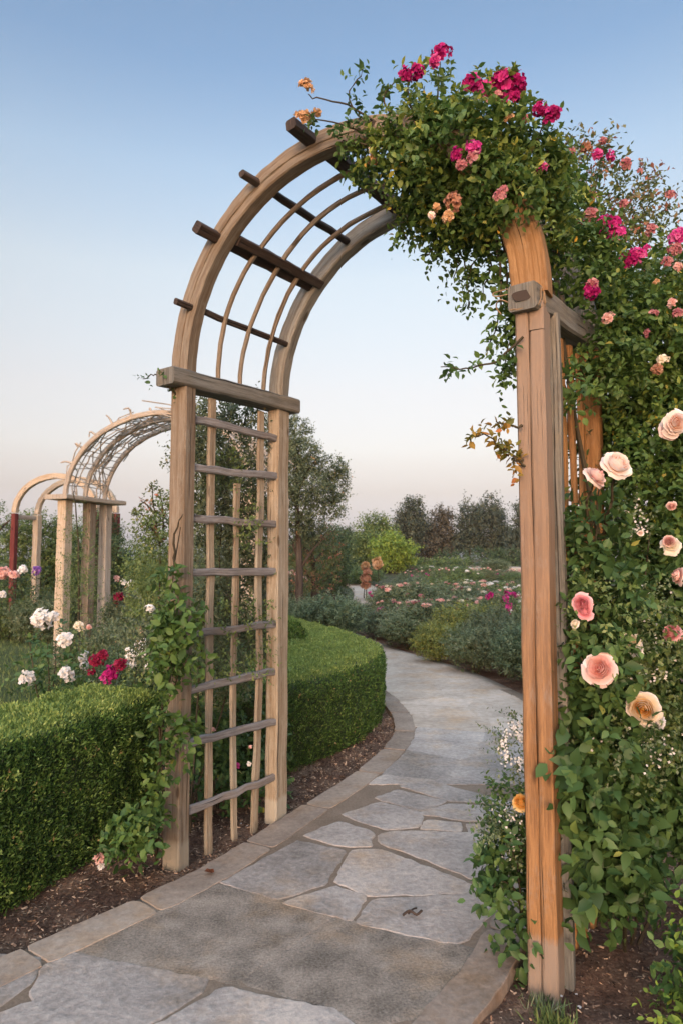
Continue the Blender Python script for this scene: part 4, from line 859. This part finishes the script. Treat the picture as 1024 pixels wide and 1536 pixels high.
canes('stem', [[V(-.8, 4.45, -.02), V(-.85, 4.4, .3), V(-.95, 4.35, .55)], [V(-.8, 4.45, -.02), V(-.75, 4.6, .3), V(-.7, 4.7, .6)], [V(-.8, 4.45, -.02), V(-.95, 4.6, .5), V(-1, 4.7, .9)]], .008, lb)
for px, py, r, c in ((320, 1094, 4, 'salmon'), (356, 1148, 5, 'hotpink'), (374, 1146, 4, 'white'), (376, 1120, 3, 'salmon')):
    p = P(px, py, 4.1); bloom(lb, p, r*.0043, facing(p, .3, .1), 'cluster', c, 2)
# ---- litter
def flat(name, px, py, s, mat, label, catg, z=.02, group=None):
    loc = G(px, py, z); k = 7
    T_ = (np.array([(0, 0, 0), (.3, .2, .1), (.42, .55, .02), (.2, .8, .12), (0, 1.05, .0), (-.22, .8, .1), (-.4, .5, .16), (-.28, .2, .02), (0, .55, -.04)]), np.array([(i, (i+1) % 8, 8) for i in range(8)]))
    g = leafgeo(np.zeros((1, 3)), nz(R.normal(size=(1, 3))*V(1, 1, .05)), V(0, 0, 1)[None]+R.normal(0, .15, (1, 3)), [s], T_)
    o = foliage(name, (g[0], g[1], g[2]), mat); o.location = Vector(loc); return tag(o, label, catg, group)
flat('fallen_leaf', 322, 1308, .05, leafmat('leaf_fallen', [(0, (.16, .05, .02)), (1, (.24, .08, .03))]), 'curled red brown leaf lying on the kerb below the left post', 'fallen leaf')
tg = timber('twig', W['dark'], None, join([tube(curve(*(G(px, py, .018)+V(0, 0, dz) for px, py, dz in ((604, 1374, .004), (614, 1370, .012), (624, 1374, .006), (632, 1370, .012))), n=10), .006, 5), tube(curve(G(612, 1371, .02), G(618, 1364, .03), G(624, 1362, .024), n=6), .004, 5)]))
tag(tg, 'small dark twig lying on the flagstone in mid path', 'twig')
for px, py, z, lab in ((712, 0, 0, ''),)[:0]: pass
for px, py, s, z in ((868, 1508, .018, -.045), (838, 1495, .016, -.045), (862, 1490, .012, -.045), (312, 1252, .018, -.0), (362, 1236, .018, 0), (372, 1238, .014, 0), (445, 1220, .018, 0), (440, 1226, .014, 0), (545, 1180, .014, .0)):
    flat('fallen_petal', px, py, s, PM['white'], 'small white petal fallen on the bark mulch', 'fallen petal', z, 'petals fallen on the mulch')
# ================================================================ GARDEN BEDS, SHRUBS AND TREES
K = np.random.default_rng(21)
def shrub_proto(kind, leaf, L, n, s, nsp, T=TD, blooms=(), spiky=0., flat=.8):
    """a shrub about 1 m wide and 1 m high at the origin, with its stems"""
    t = bpy.data.objects.new(kind, None); COL.objects.link(t)
    bl = [(V(0, 0, .5), (.46, .46, .46))]+[(V(.3*math.cos(a), .3*math.sin(a), .42+.2*K.random()), (.26, .26, .3)) for a in np.arange(6)*1.05+K.random()]
    foliage('foliage', bush_geo(bl, nsp, L, n, s, T, k=K, shell=.45, gap=.2, up=.3+spiky), LM[leaf], t)
    g = [tube(curve((.03*math.cos(a), .03*math.sin(a), -.06), (.12*math.cos(a), .12*math.sin(a), .3), (.25*math.cos(a), .25*math.sin(a), .7), n=7), np.linspace(.014, .006, 7), 5) for a in np.arange(5)*1.26]
    timber('stem', W['cane'], t, join(g))
    for c, r, m in blooms:
        for i in range(m):
            a, e = K.uniform(0, 6.28), K.uniform(.25, 1.2); d = V(math.cos(a)*math.cos(e), math.sin(a)*math.cos(e), math.sin(e))
            p = V(0, 0, .48)+d*V(.5, .5, .5)*K.uniform(.95, 1.1); bloom(t, p, r*K.uniform(.7, 1.3), d, 'cluster', c, i, 'bloom')
    return t
def copy_tree(o):
    c = o.copy(); COL.objects.link(c)
    for ch in o.children:
        q = ch.copy(); COL.objects.link(q); q.parent = c
    return c
PROTO = {
 'grey':   shrub_proto('shrub', 'greyg', .13, 9, .05, 1500, TN, spiky=.6),
 'fine':   shrub_proto('shrub', 'olive', .12, 8, .04, 1300, TD),
 'blue':   shrub_proto('shrub', 'blueg', .16, 10, .055, 1300, TN, spiky=.8),
 'yel':    shrub_proto('shrub', 'yelg', .13, 8, .042, 1200, TD),
 'green':  shrub_proto('shrub', 'mid', .12, 7, .046, 1300, TD),
 'pinkrose': shrub_proto('rose_bush', 'fieldg', .13, 8, .044, 1200, TD, [('palepink', .04, 5), ('hotpink', .045, 2), ('fadedpink', .04, 4), ('cream', .04, 2)]),
 'hotrose': shrub_proto('rose_bush', 'fieldg', .13, 8, .044, 1200, TD, [('hotpink', .075, 7), ('magenta', .07, 4)]),
 'blushrose': shrub_proto('rose_bush', 'olive', .13, 8, .044, 900, TD, [('palepink', .06, 26), ('salmon', .05, 10), ('cream', .05, 8)]),
 'whiterose': shrub_proto('rose_bush', 'mid', .13, 8, .046, 1200, TD, [('white', .05, 7)]),
}
used = set()
def put(kind, x, y, w, h, label, group=None, cat_=None):
    o = PROTO[kind]
    if kind in used: o = copy_tree(o)
    used.add(kind)
    o.location = Vector((x, y, gz(x, y))); o.rotation_euler = (0, 0, K.uniform(0, 6.28)); o.scale = (w, w*K.uniform(.85, 1.1), h)
    return tag(o, label, cat_ or ('rose bush' if 'rose' in kind else 'shrub'), group)
def putpx(kind, px, Y, top, wpx, label, group=None):
    p = P(px, top, Y); h = max(.3, (p[2]-gz(p[0], Y))/1.02); return put(kind, p[0], Y, wpx*Y/F, h, label, group)
ED = 'shrubs along the right edge of the path'
for a in [('blue', 795, 8.6, 932, 100, 'grey green feathery shrub at the path edge touching the right post'), ('grey', 712, 9.7, 938, 84, 'rounded grey green shrub at the path edge, left of the feathery one'),
          ('fine', 752, 9.4, 915, 84, 'dull green fine leaved shrub second from the right post along the path'), ('yel', 655, 10.6, 930, 70, 'yellow green shrub standing at the bend of the path'), ('yel', 700, 11.2, 900, 100, 'broad golden shrub behind the yellow green shrub'),
          ('grey', 612, 12.2, 918, 84, 'grey green shrub left of the yellow green shrub'), ('fine', 578, 13.8, 912, 70, 'small fine leaved shrub where the path narrows'), ('blue', 560, 16.2, 905, 56, 'small feathery shrub at the far end of the visible path'),
          ('grey', 830, 9.2, 900, 100, 'grey shrub showing right behind the right post'), ('green', 850, 7.6, 940, 90, 'mid green shrub hidden behind the right post'), ('fine', 730, 10.4, 905, 80, 'dull shrub behind the grey green shrub at the path edge'), ('grey', 640, 12.6, 898, 84, 'grey green shrub behind the bend of the path')]:
    putpx(*a, group=None)
putpx('pinkrose', 690, 12.9, 892, 90, 'rose bush with small pink blooms behind the golden shrub'); putpx('pinkrose', 596, 14.6, 893, 80, 'rose bush with small pink blooms left of the magenta rose'); putpx('hotrose', 752, 11.6, 885, 74, 'rose bush with bright magenta blooms nearest the right post'); putpx('hotrose', 630, 13.4, 900, 70, 'rose bush with magenta blooms above the bend of the path')
putpx('whiterose', 800, 11.0, 888, 70, 'white flowered rose bush beside the magenta rose by the right post')
putpx('blue', 490, 12.6, 892, 96, 'broad feathery green shrub just beyond the curving hedge'); putpx('grey', 455, 12.9, 897, 70, 'grey green shrub between the left rear post and the broad feathery shrub'); putpx('grey', 520, 14.4, 896, 50, 'narrow grey green shrub right of the broad feathery shrub')
N_ = 0
for row, (Y, top, n, kinds) in enumerate([(13.4, 886, 6, ('grey', 'pinkrose', 'fine')), (15.6, 874, 7, ('pinkrose', 'grey', 'fine')), (18.5, 866, 8, ('grey', 'pinkrose', 'green', 'pinkrose')), (22.5, 862, 9, ('pinkrose', 'fine', 'grey')), (28, 857, 10, ('grey', 'green', 'pinkrose')), (35, 850, 11, ('fine', 'grey', 'green'))]):
    for i in range(n):
        px = 600-row*16+(860-600+row*16)*(i+.5)/n+K.uniform(-14, 14); y = Y*K.uniform(.95, 1.06)
        x = (px-512)*y/F
        if xl(y)-.5 < x < xr(y)+.45: continue
        kd = 'pinkrose' if i % 3 == 0 else ('whiterose' if i % 9 == 4 else kinds[i % len(kinds)])
        lab = {'whiterose': 'rose bush with scattered white blooms in the middle of the big right hand bed', 'pinkrose': 'rose bush with scattered pink blooms in the middle of the big right hand bed', 'hotrose': 'rose bush with hot pink blooms in the middle of the big right hand bed', 'grey': 'grey green shrub in the middle of the big right hand bed', 'fine': 'dull green shrub in the back of the big right hand bed', 'green': 'mid green shrub in the back of the big right hand bed'}[kd]
        putpx(kd, px, y, top+K.uniform(-13, 9), 1500/y*K.uniform(.6, 1.4), lab, 'shrubs filling the right hand bed')
for i in range(13):
    px = 432+i*9+K.uniform(-4, 4); y = 16.5+K.uniform(-1.5, 4.5)
    if xl(y)-.6 < (px-512)*y/F < xr(y)+.5: continue
    putpx('blushrose', px, y, 858+K.uniform(-5, 8), 1300/y, 'rose bush smothered in pale pink blooms in the bed beyond the curving hedge', 'pale pink rose bushes beyond the hedge')
for i in range(9):
    px = 430+i*14+K.uniform(-4, 4); y = 27+K.uniform(-2, 6)
    putpx(('green', 'fine')[i % 2], px, y, 846+K.uniform(-4, 5), 1700/y, ('mid green' if i % 2 == 0 else 'dull green')+' shrub behind the pale pink rose bushes', 'shrubs behind the pale pink roses')
# ---- left garden
for a in [('green', 250, 7.2, 900, 90, 'leafy green shrub just left of the left front post'), ('grey', 205, 6.6, 960, 90, 'grey green shrub behind the tall hedge'), ('green', 150, 7.0, 985, 90, 'low green shrub behind the tall hedge, right of the white rose'), ('grey', 175, 7.8, 930, 90, 'grey green shrub at the foot of the twiggy arch'),
          ('fine', 120, 8.6, 935, 80, 'fine leaved shrub in front of the twiggy arch posts'), ('green', 230, 8.4, 830, 70, 'upright green shrub left of the large arch'), ('fine', 205, 10.5, 880, 90, 'fine dull shrub right of the twiggy arch posts'), ('green', 222, 9.6, 826, 60, 'taller green shrub behind the upright one left of the large arch'), ('blue', 178, 11.5, 905, 70, 'feathery green shrub right of the twiggy arch'),
          ('fine', 310, 6.2, 890, 110, 'fine leaved shrub seen low through the trellis'), ('green', 360, 7.0, 900, 110, 'green shrub seen through the right half of the trellis'), ('grey', 60, 13.0, 895, 80, 'grey shrub on the lawn edge by the far arch'), ('green', 15, 13.5, 900, 60, 'green shrub at the left picture edge by the far arch'), ('fine', 95, 13.5, 885, 60, 'dull shrub between the two far arches'),
          ('grey', 240, 12.5, 868, 90, 'grey shrub far behind the upright green shrub'), ('blue', 280, 9, 880, 100, 'feathery green shrub behind the left front post')]:
    putpx(*a)
def small_rose(px, Y, top, w, label, bl, leaf='bigleaf', ls=.055, nsp=130, extra=None):
    p = P(px, top, Y); z0 = gz(p[0], Y); h = p[2]-z0; t = thing('rose_bush', V(p[0], Y, z0), label, 'rose bush'); ww = w*Y/F/2
    bb = [(V(p[0], Y, z0+h*.6), (ww, ww, h*.36)), (V(p[0]-ww*.4, Y, z0+h*.7), (ww*.5, ww*.5, h*.25)), (V(p[0]+ww*.4, Y, z0+h*.45), (ww*.6, ww*.6, h*.3))]
    foliage('foliage', bush_geo(bb, nsp, .13, 5, ls, TO, shell=.3, gap=.2, droop=.3), LM[leaf], t)
    canes('stem', [[V(p[0], Y, z0-.04), V(p[0]+ww*a, Y+ww*b, z0+h*.5), V(p[0]+ww*a*1.6, Y+ww*b*1.6, z0+h*.9)] for a, b in ((.3, .2), (-.4, -.1), (.1, -.4), (-.1, .4))], .008, t)
    for bx, by, r, c, i in bl:
        q = P(bx, by, Y-ww*.8); bloom(t, q, r*Y/F, facing(q, .3, .6), 'cluster', c, i)
    return t
small_rose(80, 5.6, 940, 96, 'white rose bush with big white blooms on the lawn edge at far left', [(66, 928, 15, 'white', 0), (55, 932, 9, 'white', 1), (98, 958, 12, 'white', 1), (42, 1017, 13, 'white', 2), (102, 1011, 12, 'white', 0), (80, 924, 9, 'white', 2)])
small_rose(150, 5.7, 985, 70, 'rose bush with crimson magenta blooms behind the tall hedge', [(146, 990, 11, 'crimson', 0), (155, 983, 8, 'crimson', 1), (168, 1010, 13, 'magenta', 2), (180, 996, 10, 'crimson', 1), (138, 1008, 7, 'crimson', 2), (160, 1018, 9, 'hotpink', 0)], 'blueg', .03, 260)
small_rose(205, 5.8, 960, 80, 'rose bush with small white clusters between the magenta rose and the post', [(212, 968, 9, 'white', 0), (198, 982, 9, 'white', 1), (214, 980, 8, 'white', 2), (196, 996, 8, 'white', 0), (228, 1000, 10, 'white', 2), (192, 975, 4, 'white', 1), (218, 960, 4, 'white', 0)], 'mid', .03, 260)
small_rose(128, 6.0, 970, 50, 'low rose bush with a pair of white blooms right of the white rose', [(124, 986, 7, 'white', 0), (128, 998, 7, 'white', 1), (128, 980, 5, 'white', 2)], 'mid', .03, 160)
small_rose(222, 6.6, 905, 60, 'tall rose bush with a white bloom beside the left front post', [(225, 912, 7, 'white', 1), (254, 947, 7, 'white', 2), (212, 948, 5, 'palepink', 0)], 'mid', .034, 300)
small_rose(122, 7.5, 930, 50, 'rose bush with one cream bloom in front of the twiggy arch', [(120, 939, 8, 'cream', 0), (134, 940, 4, 'palepink', 1)], 'mid', .03, 180)
small_rose(182, 10.5, 890, 50, 'small dark leaved rose bush with a crimson bloom right of the twiggy arch', [(181, 895, 9, 'crimson', 0), (176, 901, 5, 'crimson', 1)], 'dark', .05, 160)
small_rose(205, 11.5, 878, 60, 'rose bush with several white blooms right of the twiggy arch', [(206, 883, 8, 'white', 0), (196, 876, 6, 'white', 1), (175, 868, 5, 'palepink', 1), (186, 873, 6, 'white', 2)], 'greyg', .05, 160)
small_rose(52, 13.2, 850, 60, 'shrub rose with a lilac bloom at the foot of the far left arch', [(56, 856, 7, 'lilac', 0), (34, 854, 7, 'white', 1), (8, 858, 10, 'palepink', 2), (22, 862, 8, 'palepink', 0), (5, 892, 6, 'white', 1)], 'dark', .05, 240)
small_rose(2, 13.2, 850, 60, 'shrub rose with pale pink blooms cut off by the left picture edge', [(4, 860, 9, 'palepink', 1), (-8, 850, 9, 'palepink', 2)], 'dark', .05, 200)
# slender twiggy shrub against the twiggy arch, and a loose tall shrub left of the main arch
sl = thing('shrub', P(119, 960, 8.9)*V(1, 1, 0), 'slender twiggy shrub on a single stem against the twiggy arch posts', 'shrub')
foliage('foliage', bush_geo([px_blob(116, 850, 8.9, 24, 50, .25), px_blob(112, 800, 8.9, 12, 40, .15), px_blob(122, 900, 8.9, 28, 36, .25)], 420, .13, 7, .03, TD, shell=.1, gap=.3, up=.5), LM['mid'], sl)
canes('stem', [[P(119, 970, 8.9)*V(1, 1, 0), P(119, 900, 8.9), P(117, 800, 8.9), P(110, 735, 8.9)]], .02, sl)
ts = thing('shrub', P(240, 900, 7.0)*V(1, 1, 0), 'tall loose shrub with reddish shoots rising left of the left front post', 'shrub')
foliage('foliage', bush_geo([px_blob(245, 800, 7.0, 24, 50, .25), px_blob(225, 850, 7.0, 34, 50, .3), px_blob(215, 790, 7.0, 12, 18, .1)], 600, .13, 6, .04, TD, shell=.2, gap=.25, up=.3), LM['mid'], ts)
runs_ = [[P(240, 820, 7), P(232, 770, 7), P(228, 725, 7)], [P(240, 810, 7), P(215, 775, 7), P(205, 768, 7)], [P(245, 800, 7), P(244, 760, 7), P(240, 742, 7)], [P(232, 770, 7), P(218, 755, 7), P(212, 752, 7)]]
foliage('shoot_foliage', shoots(runs_, 34, .05, .1, TD, 6), LM['rosered'], ts); canes('stem', [[P(240, 900, 7.0)*V(1, 1, 0), P(240, 880, 7), P(240, 810, 7)]]+runs_, .012, ts)
# ---- trees
def tree(px, Y, top, wpx, leaf, label, kind='round', trunk=.3, n=700, s=None, group=None, name=None, low=.15, z0=None, pxb=None):
    p = P(px, top, Y); zb = gz(p[0], Y); h = p[2]-zb; w = wpx*Y/F/2; s = s or max(.045, Y*.0042)
    base = V(p[0], Y, zb); nm = name or ('pine_tree' if kind == 'cone' else 'tree'); t = thing(nm, base, label, 'tree', group); k = np.random.default_rng(int(abs(px)*7+Y))
    if pxb:
        bl = [px_blob(a, b, Y+k.uniform(-.5, .5), rx, ry) for a, b, rx, ry in pxb]
    elif kind == 'cone':
        bl = []
        for i, q in enumerate(np.linspace(low, .93, 7)):
            for j in range(3):
                a = k.uniform(0, 6.28); r = w*(1.08-q)*k.uniform(.6, 1.0)
                bl.append((base+V(math.cos(a)*r*.7, math.sin(a)*r*.7, h*(q+k.uniform(-.04, .04))), (max(r*.75, w*.16),)*2+(h*.10,)))
        bl.append((base+UP*h*.92, (w*.14, w*.14, h*.09)))
    else:
        bl = [(base+UP*h*(.5+low/2), (w*.72, w*.72, h*(.46-low/2)))]
        for i in range(11):
            a = i*2.4+k.uniform(-.3, .3); e = k.uniform(low+.1, .92); rr = math.sqrt(max(.08, 1-((e-.55)/.5)**2))
            bl.append((base+V(math.cos(a)*w*.75*rr, math.sin(a)*w*.75*rr, h*e*.92), (w*k.uniform(.26, .42),)*2+(h*k.uniform(.09, .15),)))
    foliage('crown', bush_geo(bl, n, s*3.2, 7, s, TD, k=k, shell=.45, gap=.3, gs=3.2/max(w, .3), up=.35), LM[leaf], t)
    g = [tube(curve(base-UP*.2, base+V(w*.05, 0, h*.3), base+V(-w*.04, 0, h*.6), base+UP*h*.88, n=12), np.linspace(w*.11+.03, .02, 12), 8)]
    for i in range(7):
        a = i*2.4; z_ = h*(.28+.08*i); g.append(tube(curve(base+UP*z_, base+V(math.cos(a)*w*.4, math.sin(a)*w*.4, z_+h*.1), base+V(math.cos(a)*w*.75, math.sin(a)*w*.75, z_+h*.16), n=7), np.linspace(w*.045+.01, .01, 7), 5))
    timber('trunk', W['bark'], t, join(g)); return t
tree(448, 15, 640, 96, 'olive', 'large airy olive grey tree with uneven crown, right of the left rear post', n=3600, s=.066,
     pxb=[(440, 655, 26, 24), (455, 680, 20, 20), (425, 700, 34, 40), (458, 728, 28, 26), (490, 708, 20, 20), (506, 726, 15, 24), (484, 748, 24, 18), (500, 762, 16, 14), (430, 770, 40, 30), (462, 790, 26, 20), (510, 700, 9, 9), (415, 640, 20, 18), (472, 700, 10, 10)])
tree(470, 16.8, 770, 84, 'rosered', 'rusty leaved young tree low behind the left rear post', n=1000, s=.06, low=.1)
tree(500, 22, 800, 60, 'dark', 'dark low bush tree under the olive grey crown', n=800, s=.08, low=.02)
tree(345, 17, 640, 120, 'olive', 'olive grey tree seen through the left trellis', n=2200, s=.07, low=.2)
for a in [(588, 36, 805, 62, 'bright', 'bright lime green rounded tree in front of the dark treeline', 'round'), (563, 40, 774, 54, 'mid', 'mid green tree behind the bright lime green one', 'round'), (553, 38, 800, 40, 'mid', 'small mid green tree left of the bright lime green one', 'round'),
          (614, 52, 748, 44, 'conifer', 'dark tree with a narrow pointed top right of the lime green tree', 'round'), (640, 54, 793, 60, 'brownt', 'brownish tree with a broad low crown in the treeline', 'round'), (658, 54, 764, 40, 'brownt', 'brownish tree with a rounded peak in the treeline', 'round'),
          (701, 53, 747, 38, 'conifer', 'tall dark pine, left one of the pair left of the right post', 'round'), (734, 54, 742, 44, 'conifer', 'tall dark pine, right one of the pair left of the right post', 'round'), (778, 50, 757, 34, 'conifer', 'dark pine half hidden by the right post', 'cone'),
          (760, 56, 797, 50, 'dark', 'low dark tree between the pair of pines and the right post', 'round'), (515, 60, 797, 46, 'dark', 'dark tree left of the lime green tree, far off', 'round'), (487, 62, 806, 56, 'dark', 'low dark tree right of the olive grey tree', 'round'), (455, 60, 808, 60, 'dark', 'low dark tree just right of the left rear post', 'round'), (525, 64, 803, 40, 'conifer', 'dark distant tree with an uneven top left of the lime green tree', 'round'),
          (840, 52, 770, 70, 'conifer', 'dark tree behind the right post', 'round'), (900, 50, 760, 80, 'conifer', 'dark tree hidden behind the roses at right', 'round')]:
    tree(a[0], a[1], a[2], a[3], a[4], a[5], a[6], n=1000, low=.06)
for a in [(-10, 17, 752, 130, 'mid', 'broad green bush tree at the left picture edge'), (60, 17.5, 756, 90, 'green', 'green bush tree behind the far left arch'), (150, 13.6, 748, 66, 'dark', 'dark upright shrub tree just right of the twiggy arch posts'), (172, 12.6, 800, 44, 'dark', 'narrow dark shrub tree right of the twiggy arch'), (100, 18, 775, 60, 'mid', 'green bush tree between the two far arches'), (-120, 18, 740, 160, 'mid', 'green bush tree beyond the left picture edge')]:
    tree(a[0], a[1], a[2], a[3], 'mid' if a[4] == 'green' else a[4], a[5], n=1500, low=.02, name='bush_tree')
# far clipped hedges and a sandy bank
def far_hedge(px0, px1, Y, top, leaf, label, d=1.2):
    a, b = P(px0, top, Y), P(px1, top, Y+2); n = 9
    t = thing('hedge', V(a[0], a[1], gz(a[0], Y)), label, 'hedge'); bl = []
    for q in np.linspace(0, 1, n):
        c = a+(b-a)*q; z0 = gz(c[0], c[1]); h = max(.4, c[2]-z0+K.uniform(-.12, .1)); bl.append((V(c[0], c[1], z0+h*.5), (np.linalg.norm(b-a)/n*.75, d, h*.55)))
    foliage('foliage', bush_geo(bl, 800, .3, 7, .13, TD, k=K, shell=.5, gap=None), LM[leaf], t)
    return t
far_hedge(668, 860, 42, 826, 'dark', 'long dark far hedge below the pair of pines'); far_hedge(430, 545, 40, 834, 'dark', 'low dark far hedge left of the lime green tree'); far_hedge(540, 690, 38, 843, 'green' if 'green' in LM else 'mid', 'low green far hedge under the lime green tree')
far_hedge(180, 330, 36, 815, 'mid', 'far hedge showing between the twiggy arch and the large arch'); far_hedge(-200, 120, 30, 790, 'dark', 'far hedge behind the bushes at the left')
s0 = P(745, 853, 36); a = np.linspace(0, 2*PI, 28, endpoint=False)
rings = [np.stack([s0[0]+np.cos(a)*r*2.2*(1+.08*np.sin(a*3)), s0[1]+np.sin(a)*r*1.5, np.full(28, z)], 1) for r, z in ((1.0, s0[2]-.9), (.95, s0[2]-.15), (.85, s0[2]+.04), (.5, s0[2]+.1))]
f = [(r*28+i, r*28+(i+1) % 28, (r+1)*28+(i+1) % 28, (r+1)*28+i) for r in range(3) for i in range(28)]+[tuple(range(84, 112))]
tag(obj('sandy_bank', mesh('sandy_bank', np.vstack(rings), f, SAND, rnd=np.full(112, .5))), kind='structure')
for px, py, r, lab in ((505, 839, 9, 'round straw coloured seed head, leftmost and tallest of the three'), (545, 849, 7, 'round straw coloured seed head, small middle one above a fluffy plume'), (566, 845, 9, 'round straw coloured seed head nearest the lime green tree')):
    p = P(px, py, 23); z0 = gz(p[0], 23); t = thing('seed_head', V(p[0], 23, z0), lab, 'seed head', 'dried seed heads in the far bed')
    canes('stalk', [[V(p[0], 23, z0-.05), (V(p[0], 23, z0)+p)/2+V(.03, 0, 0), p]], .02, t)
    for d in range(3): bloom(t, p+R.normal(0, .025, 3), r*.023, R.normal(size=3), 'cluster', 'tan', d, 'seed_ball')
p = P(549, 868, 22.6); t = thing('plume_grass', V(p[0], 22.6, gz(p[0], 22.6)), 'fluffy tan plume below the small middle seed head', 'plume grass')
canes('stalk', [[V(p[0], 22.6, gz(p[0], 22.6)-.05), p-UP*.1, p+UP*.1]], .02, t)
for d in range(3): bloom(t, p+V(.04*(d-1), 0, .22*(d-1)), .2, V(0, -.5, 1), 'cluster', 'dried', d, 'plume')
for k_, o in PROTO.items():
    if k_ not in used:
        for c in list(o.children): bpy.data.objects.remove(c)
        bpy.data.objects.remove(o)
# small round box bush on the curving hedge's inner side
bb = thing('box_ball', V(-.55, 7.75, 0), 'small dark clipped box bush peeping above the curving hedge by the left rear post', 'box bush')
pb, db = blob((-.55, 7.75, .56), (.17, .17, .32), 5000, .88, gap=None)
foliage('foliage', leafgeo(pb, db*.5+V(0, 0, .8)+R.normal(0, .3, pb.shape), db, R.uniform(.02, .04, len(pb)), TN), LM['box'], bb)
canes('stem', [[V(-.55, 7.75, -.05), V(-.55, 7.75, .6)]], .02, bb, n=5)
# ================================================================ CAMERA, SKY, SUN
cam = bpy.data.objects.new('camera', bpy.data.cameras.new('camera')); COL.objects.link(cam); scene.camera = cam
cam.location = (0, 0, EYE); cam.rotation_euler = (PI/2+PIT, 0, 0)
cd = cam.data; cd.sensor_fit = 'VERTICAL'; cd.sensor_height = 36; cd.sensor_width = 24; cd.lens = F/1536*36; cd.clip_end = 12000; cd.clip_start = .05
cd.dof.use_dof = True; cd.dof.focus_distance = 3.1; cd.dof.aperture_fstop = 4.5
SUN_EL, SUN_AZ = math.radians(9), math.radians(190)   # azimuth clockwise from +Y: low, behind the camera's left shoulder
w = bpy.data.worlds.new('World'); scene.world = w; w.use_nodes = True; nt = w.node_tree; nt.nodes.clear()
N = lambda t, **k: _node(nt, t, k)
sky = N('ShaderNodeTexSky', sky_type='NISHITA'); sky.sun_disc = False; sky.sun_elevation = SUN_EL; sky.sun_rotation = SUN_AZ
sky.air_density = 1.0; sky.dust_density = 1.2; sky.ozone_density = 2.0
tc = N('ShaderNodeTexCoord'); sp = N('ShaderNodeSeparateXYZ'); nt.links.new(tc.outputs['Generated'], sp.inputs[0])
rp = ramp(N, [(0, (0.46, 0.37, 0.5)), (0.038, (0.46, 0.37, 0.48)), (0.097, (0.515, 0.335, 0.31)), (0.137, (0.645, 0.405, 0.335)), (0.161, (0.73, 0.46, 0.365)), (0.24, (0.885, 0.54, 0.4)), (0.393, (1.09, 0.716, 0.512)), (0.512, (0.92, 0.715, 0.58)), (0.611, (0.62, 0.585, 0.555)), (0.67, (0.58, 0.56, 0.54)), (0.74, (2.4, 1.8, 1.45)), (1, (7.6, 5.0, 3.45))]); nt.links.new(sp.outputs[2], rp.inputs[0])  # zenith stops raised out of view, adding light on the ground
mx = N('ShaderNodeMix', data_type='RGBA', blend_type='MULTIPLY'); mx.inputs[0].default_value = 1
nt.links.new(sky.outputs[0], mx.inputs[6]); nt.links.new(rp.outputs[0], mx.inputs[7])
# sunset sky behind the camera, brightened out of view as added soft key light
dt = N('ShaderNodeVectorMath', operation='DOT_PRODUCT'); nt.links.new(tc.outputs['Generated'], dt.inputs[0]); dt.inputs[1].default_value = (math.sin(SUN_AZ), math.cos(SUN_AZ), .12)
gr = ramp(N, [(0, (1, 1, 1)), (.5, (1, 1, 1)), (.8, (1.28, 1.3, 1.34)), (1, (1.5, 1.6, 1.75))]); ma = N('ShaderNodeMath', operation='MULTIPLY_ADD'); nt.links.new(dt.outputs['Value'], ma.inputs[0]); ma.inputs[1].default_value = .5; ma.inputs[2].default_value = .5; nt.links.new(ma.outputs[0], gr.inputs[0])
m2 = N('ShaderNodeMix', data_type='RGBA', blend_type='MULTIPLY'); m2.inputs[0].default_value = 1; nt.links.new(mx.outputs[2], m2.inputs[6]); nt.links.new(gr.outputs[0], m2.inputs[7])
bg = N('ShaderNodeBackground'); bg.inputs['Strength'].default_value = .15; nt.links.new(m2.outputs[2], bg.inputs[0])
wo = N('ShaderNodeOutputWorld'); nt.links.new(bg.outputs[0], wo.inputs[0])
sl_ = bpy.data.lights.new('sun', 'SUN'); sl_.energy = .36; sl_.angle = math.radians(20); sl_.color = (1, .88, .74)
so = bpy.data.objects.new('sun', sl_); COL.objects.link(so)
sd = Vector((math.sin(SUN_AZ)*math.cos(SUN_EL), math.cos(SUN_AZ)*math.cos(SUN_EL), math.sin(SUN_EL)))
so.rotation_mode = 'QUATERNION'; so.rotation_quaternion = sd.to_track_quat('Z', 'Y'); so.location = (-3, -5, 6)
vs_ = scene.view_settings; vs_.view_transform = 'Standard'; vs_.look = 'None'; vs_.exposure = 1.95; vs_.gamma = 1
scene.cycles.max_bounces = 6; scene.cycles.transparent_max_bounces = 4; scene.cycles.use_denoising = True

# ---------------------------------------------------------------- thin evening air
m, nt, N, out = newmat('haze')
pv = N('ShaderNodeVolumePrincipled'); pv.inputs['Color'].default_value = (.88, .87, .88, 1); pv.inputs['Density'].default_value = .00045; pv.inputs['Anisotropy'].default_value = .2
nt.links.new(pv.outputs[0], out.inputs['Volume'])
try: m.cycles.homogeneous_volume = True
except Exception: pass
c = [(x, y, z) for z in (-40, 140) for y in (-120, 4200) for x in (-3100, 3100)]
tag(obj('haze', mesh('haze', c, [(0, 2, 3, 1), (4, 5, 7, 6), (0, 1, 5, 4), (2, 6, 7, 3), (0, 4, 6, 2), (1, 3, 7, 5)], m)), kind='stuff')
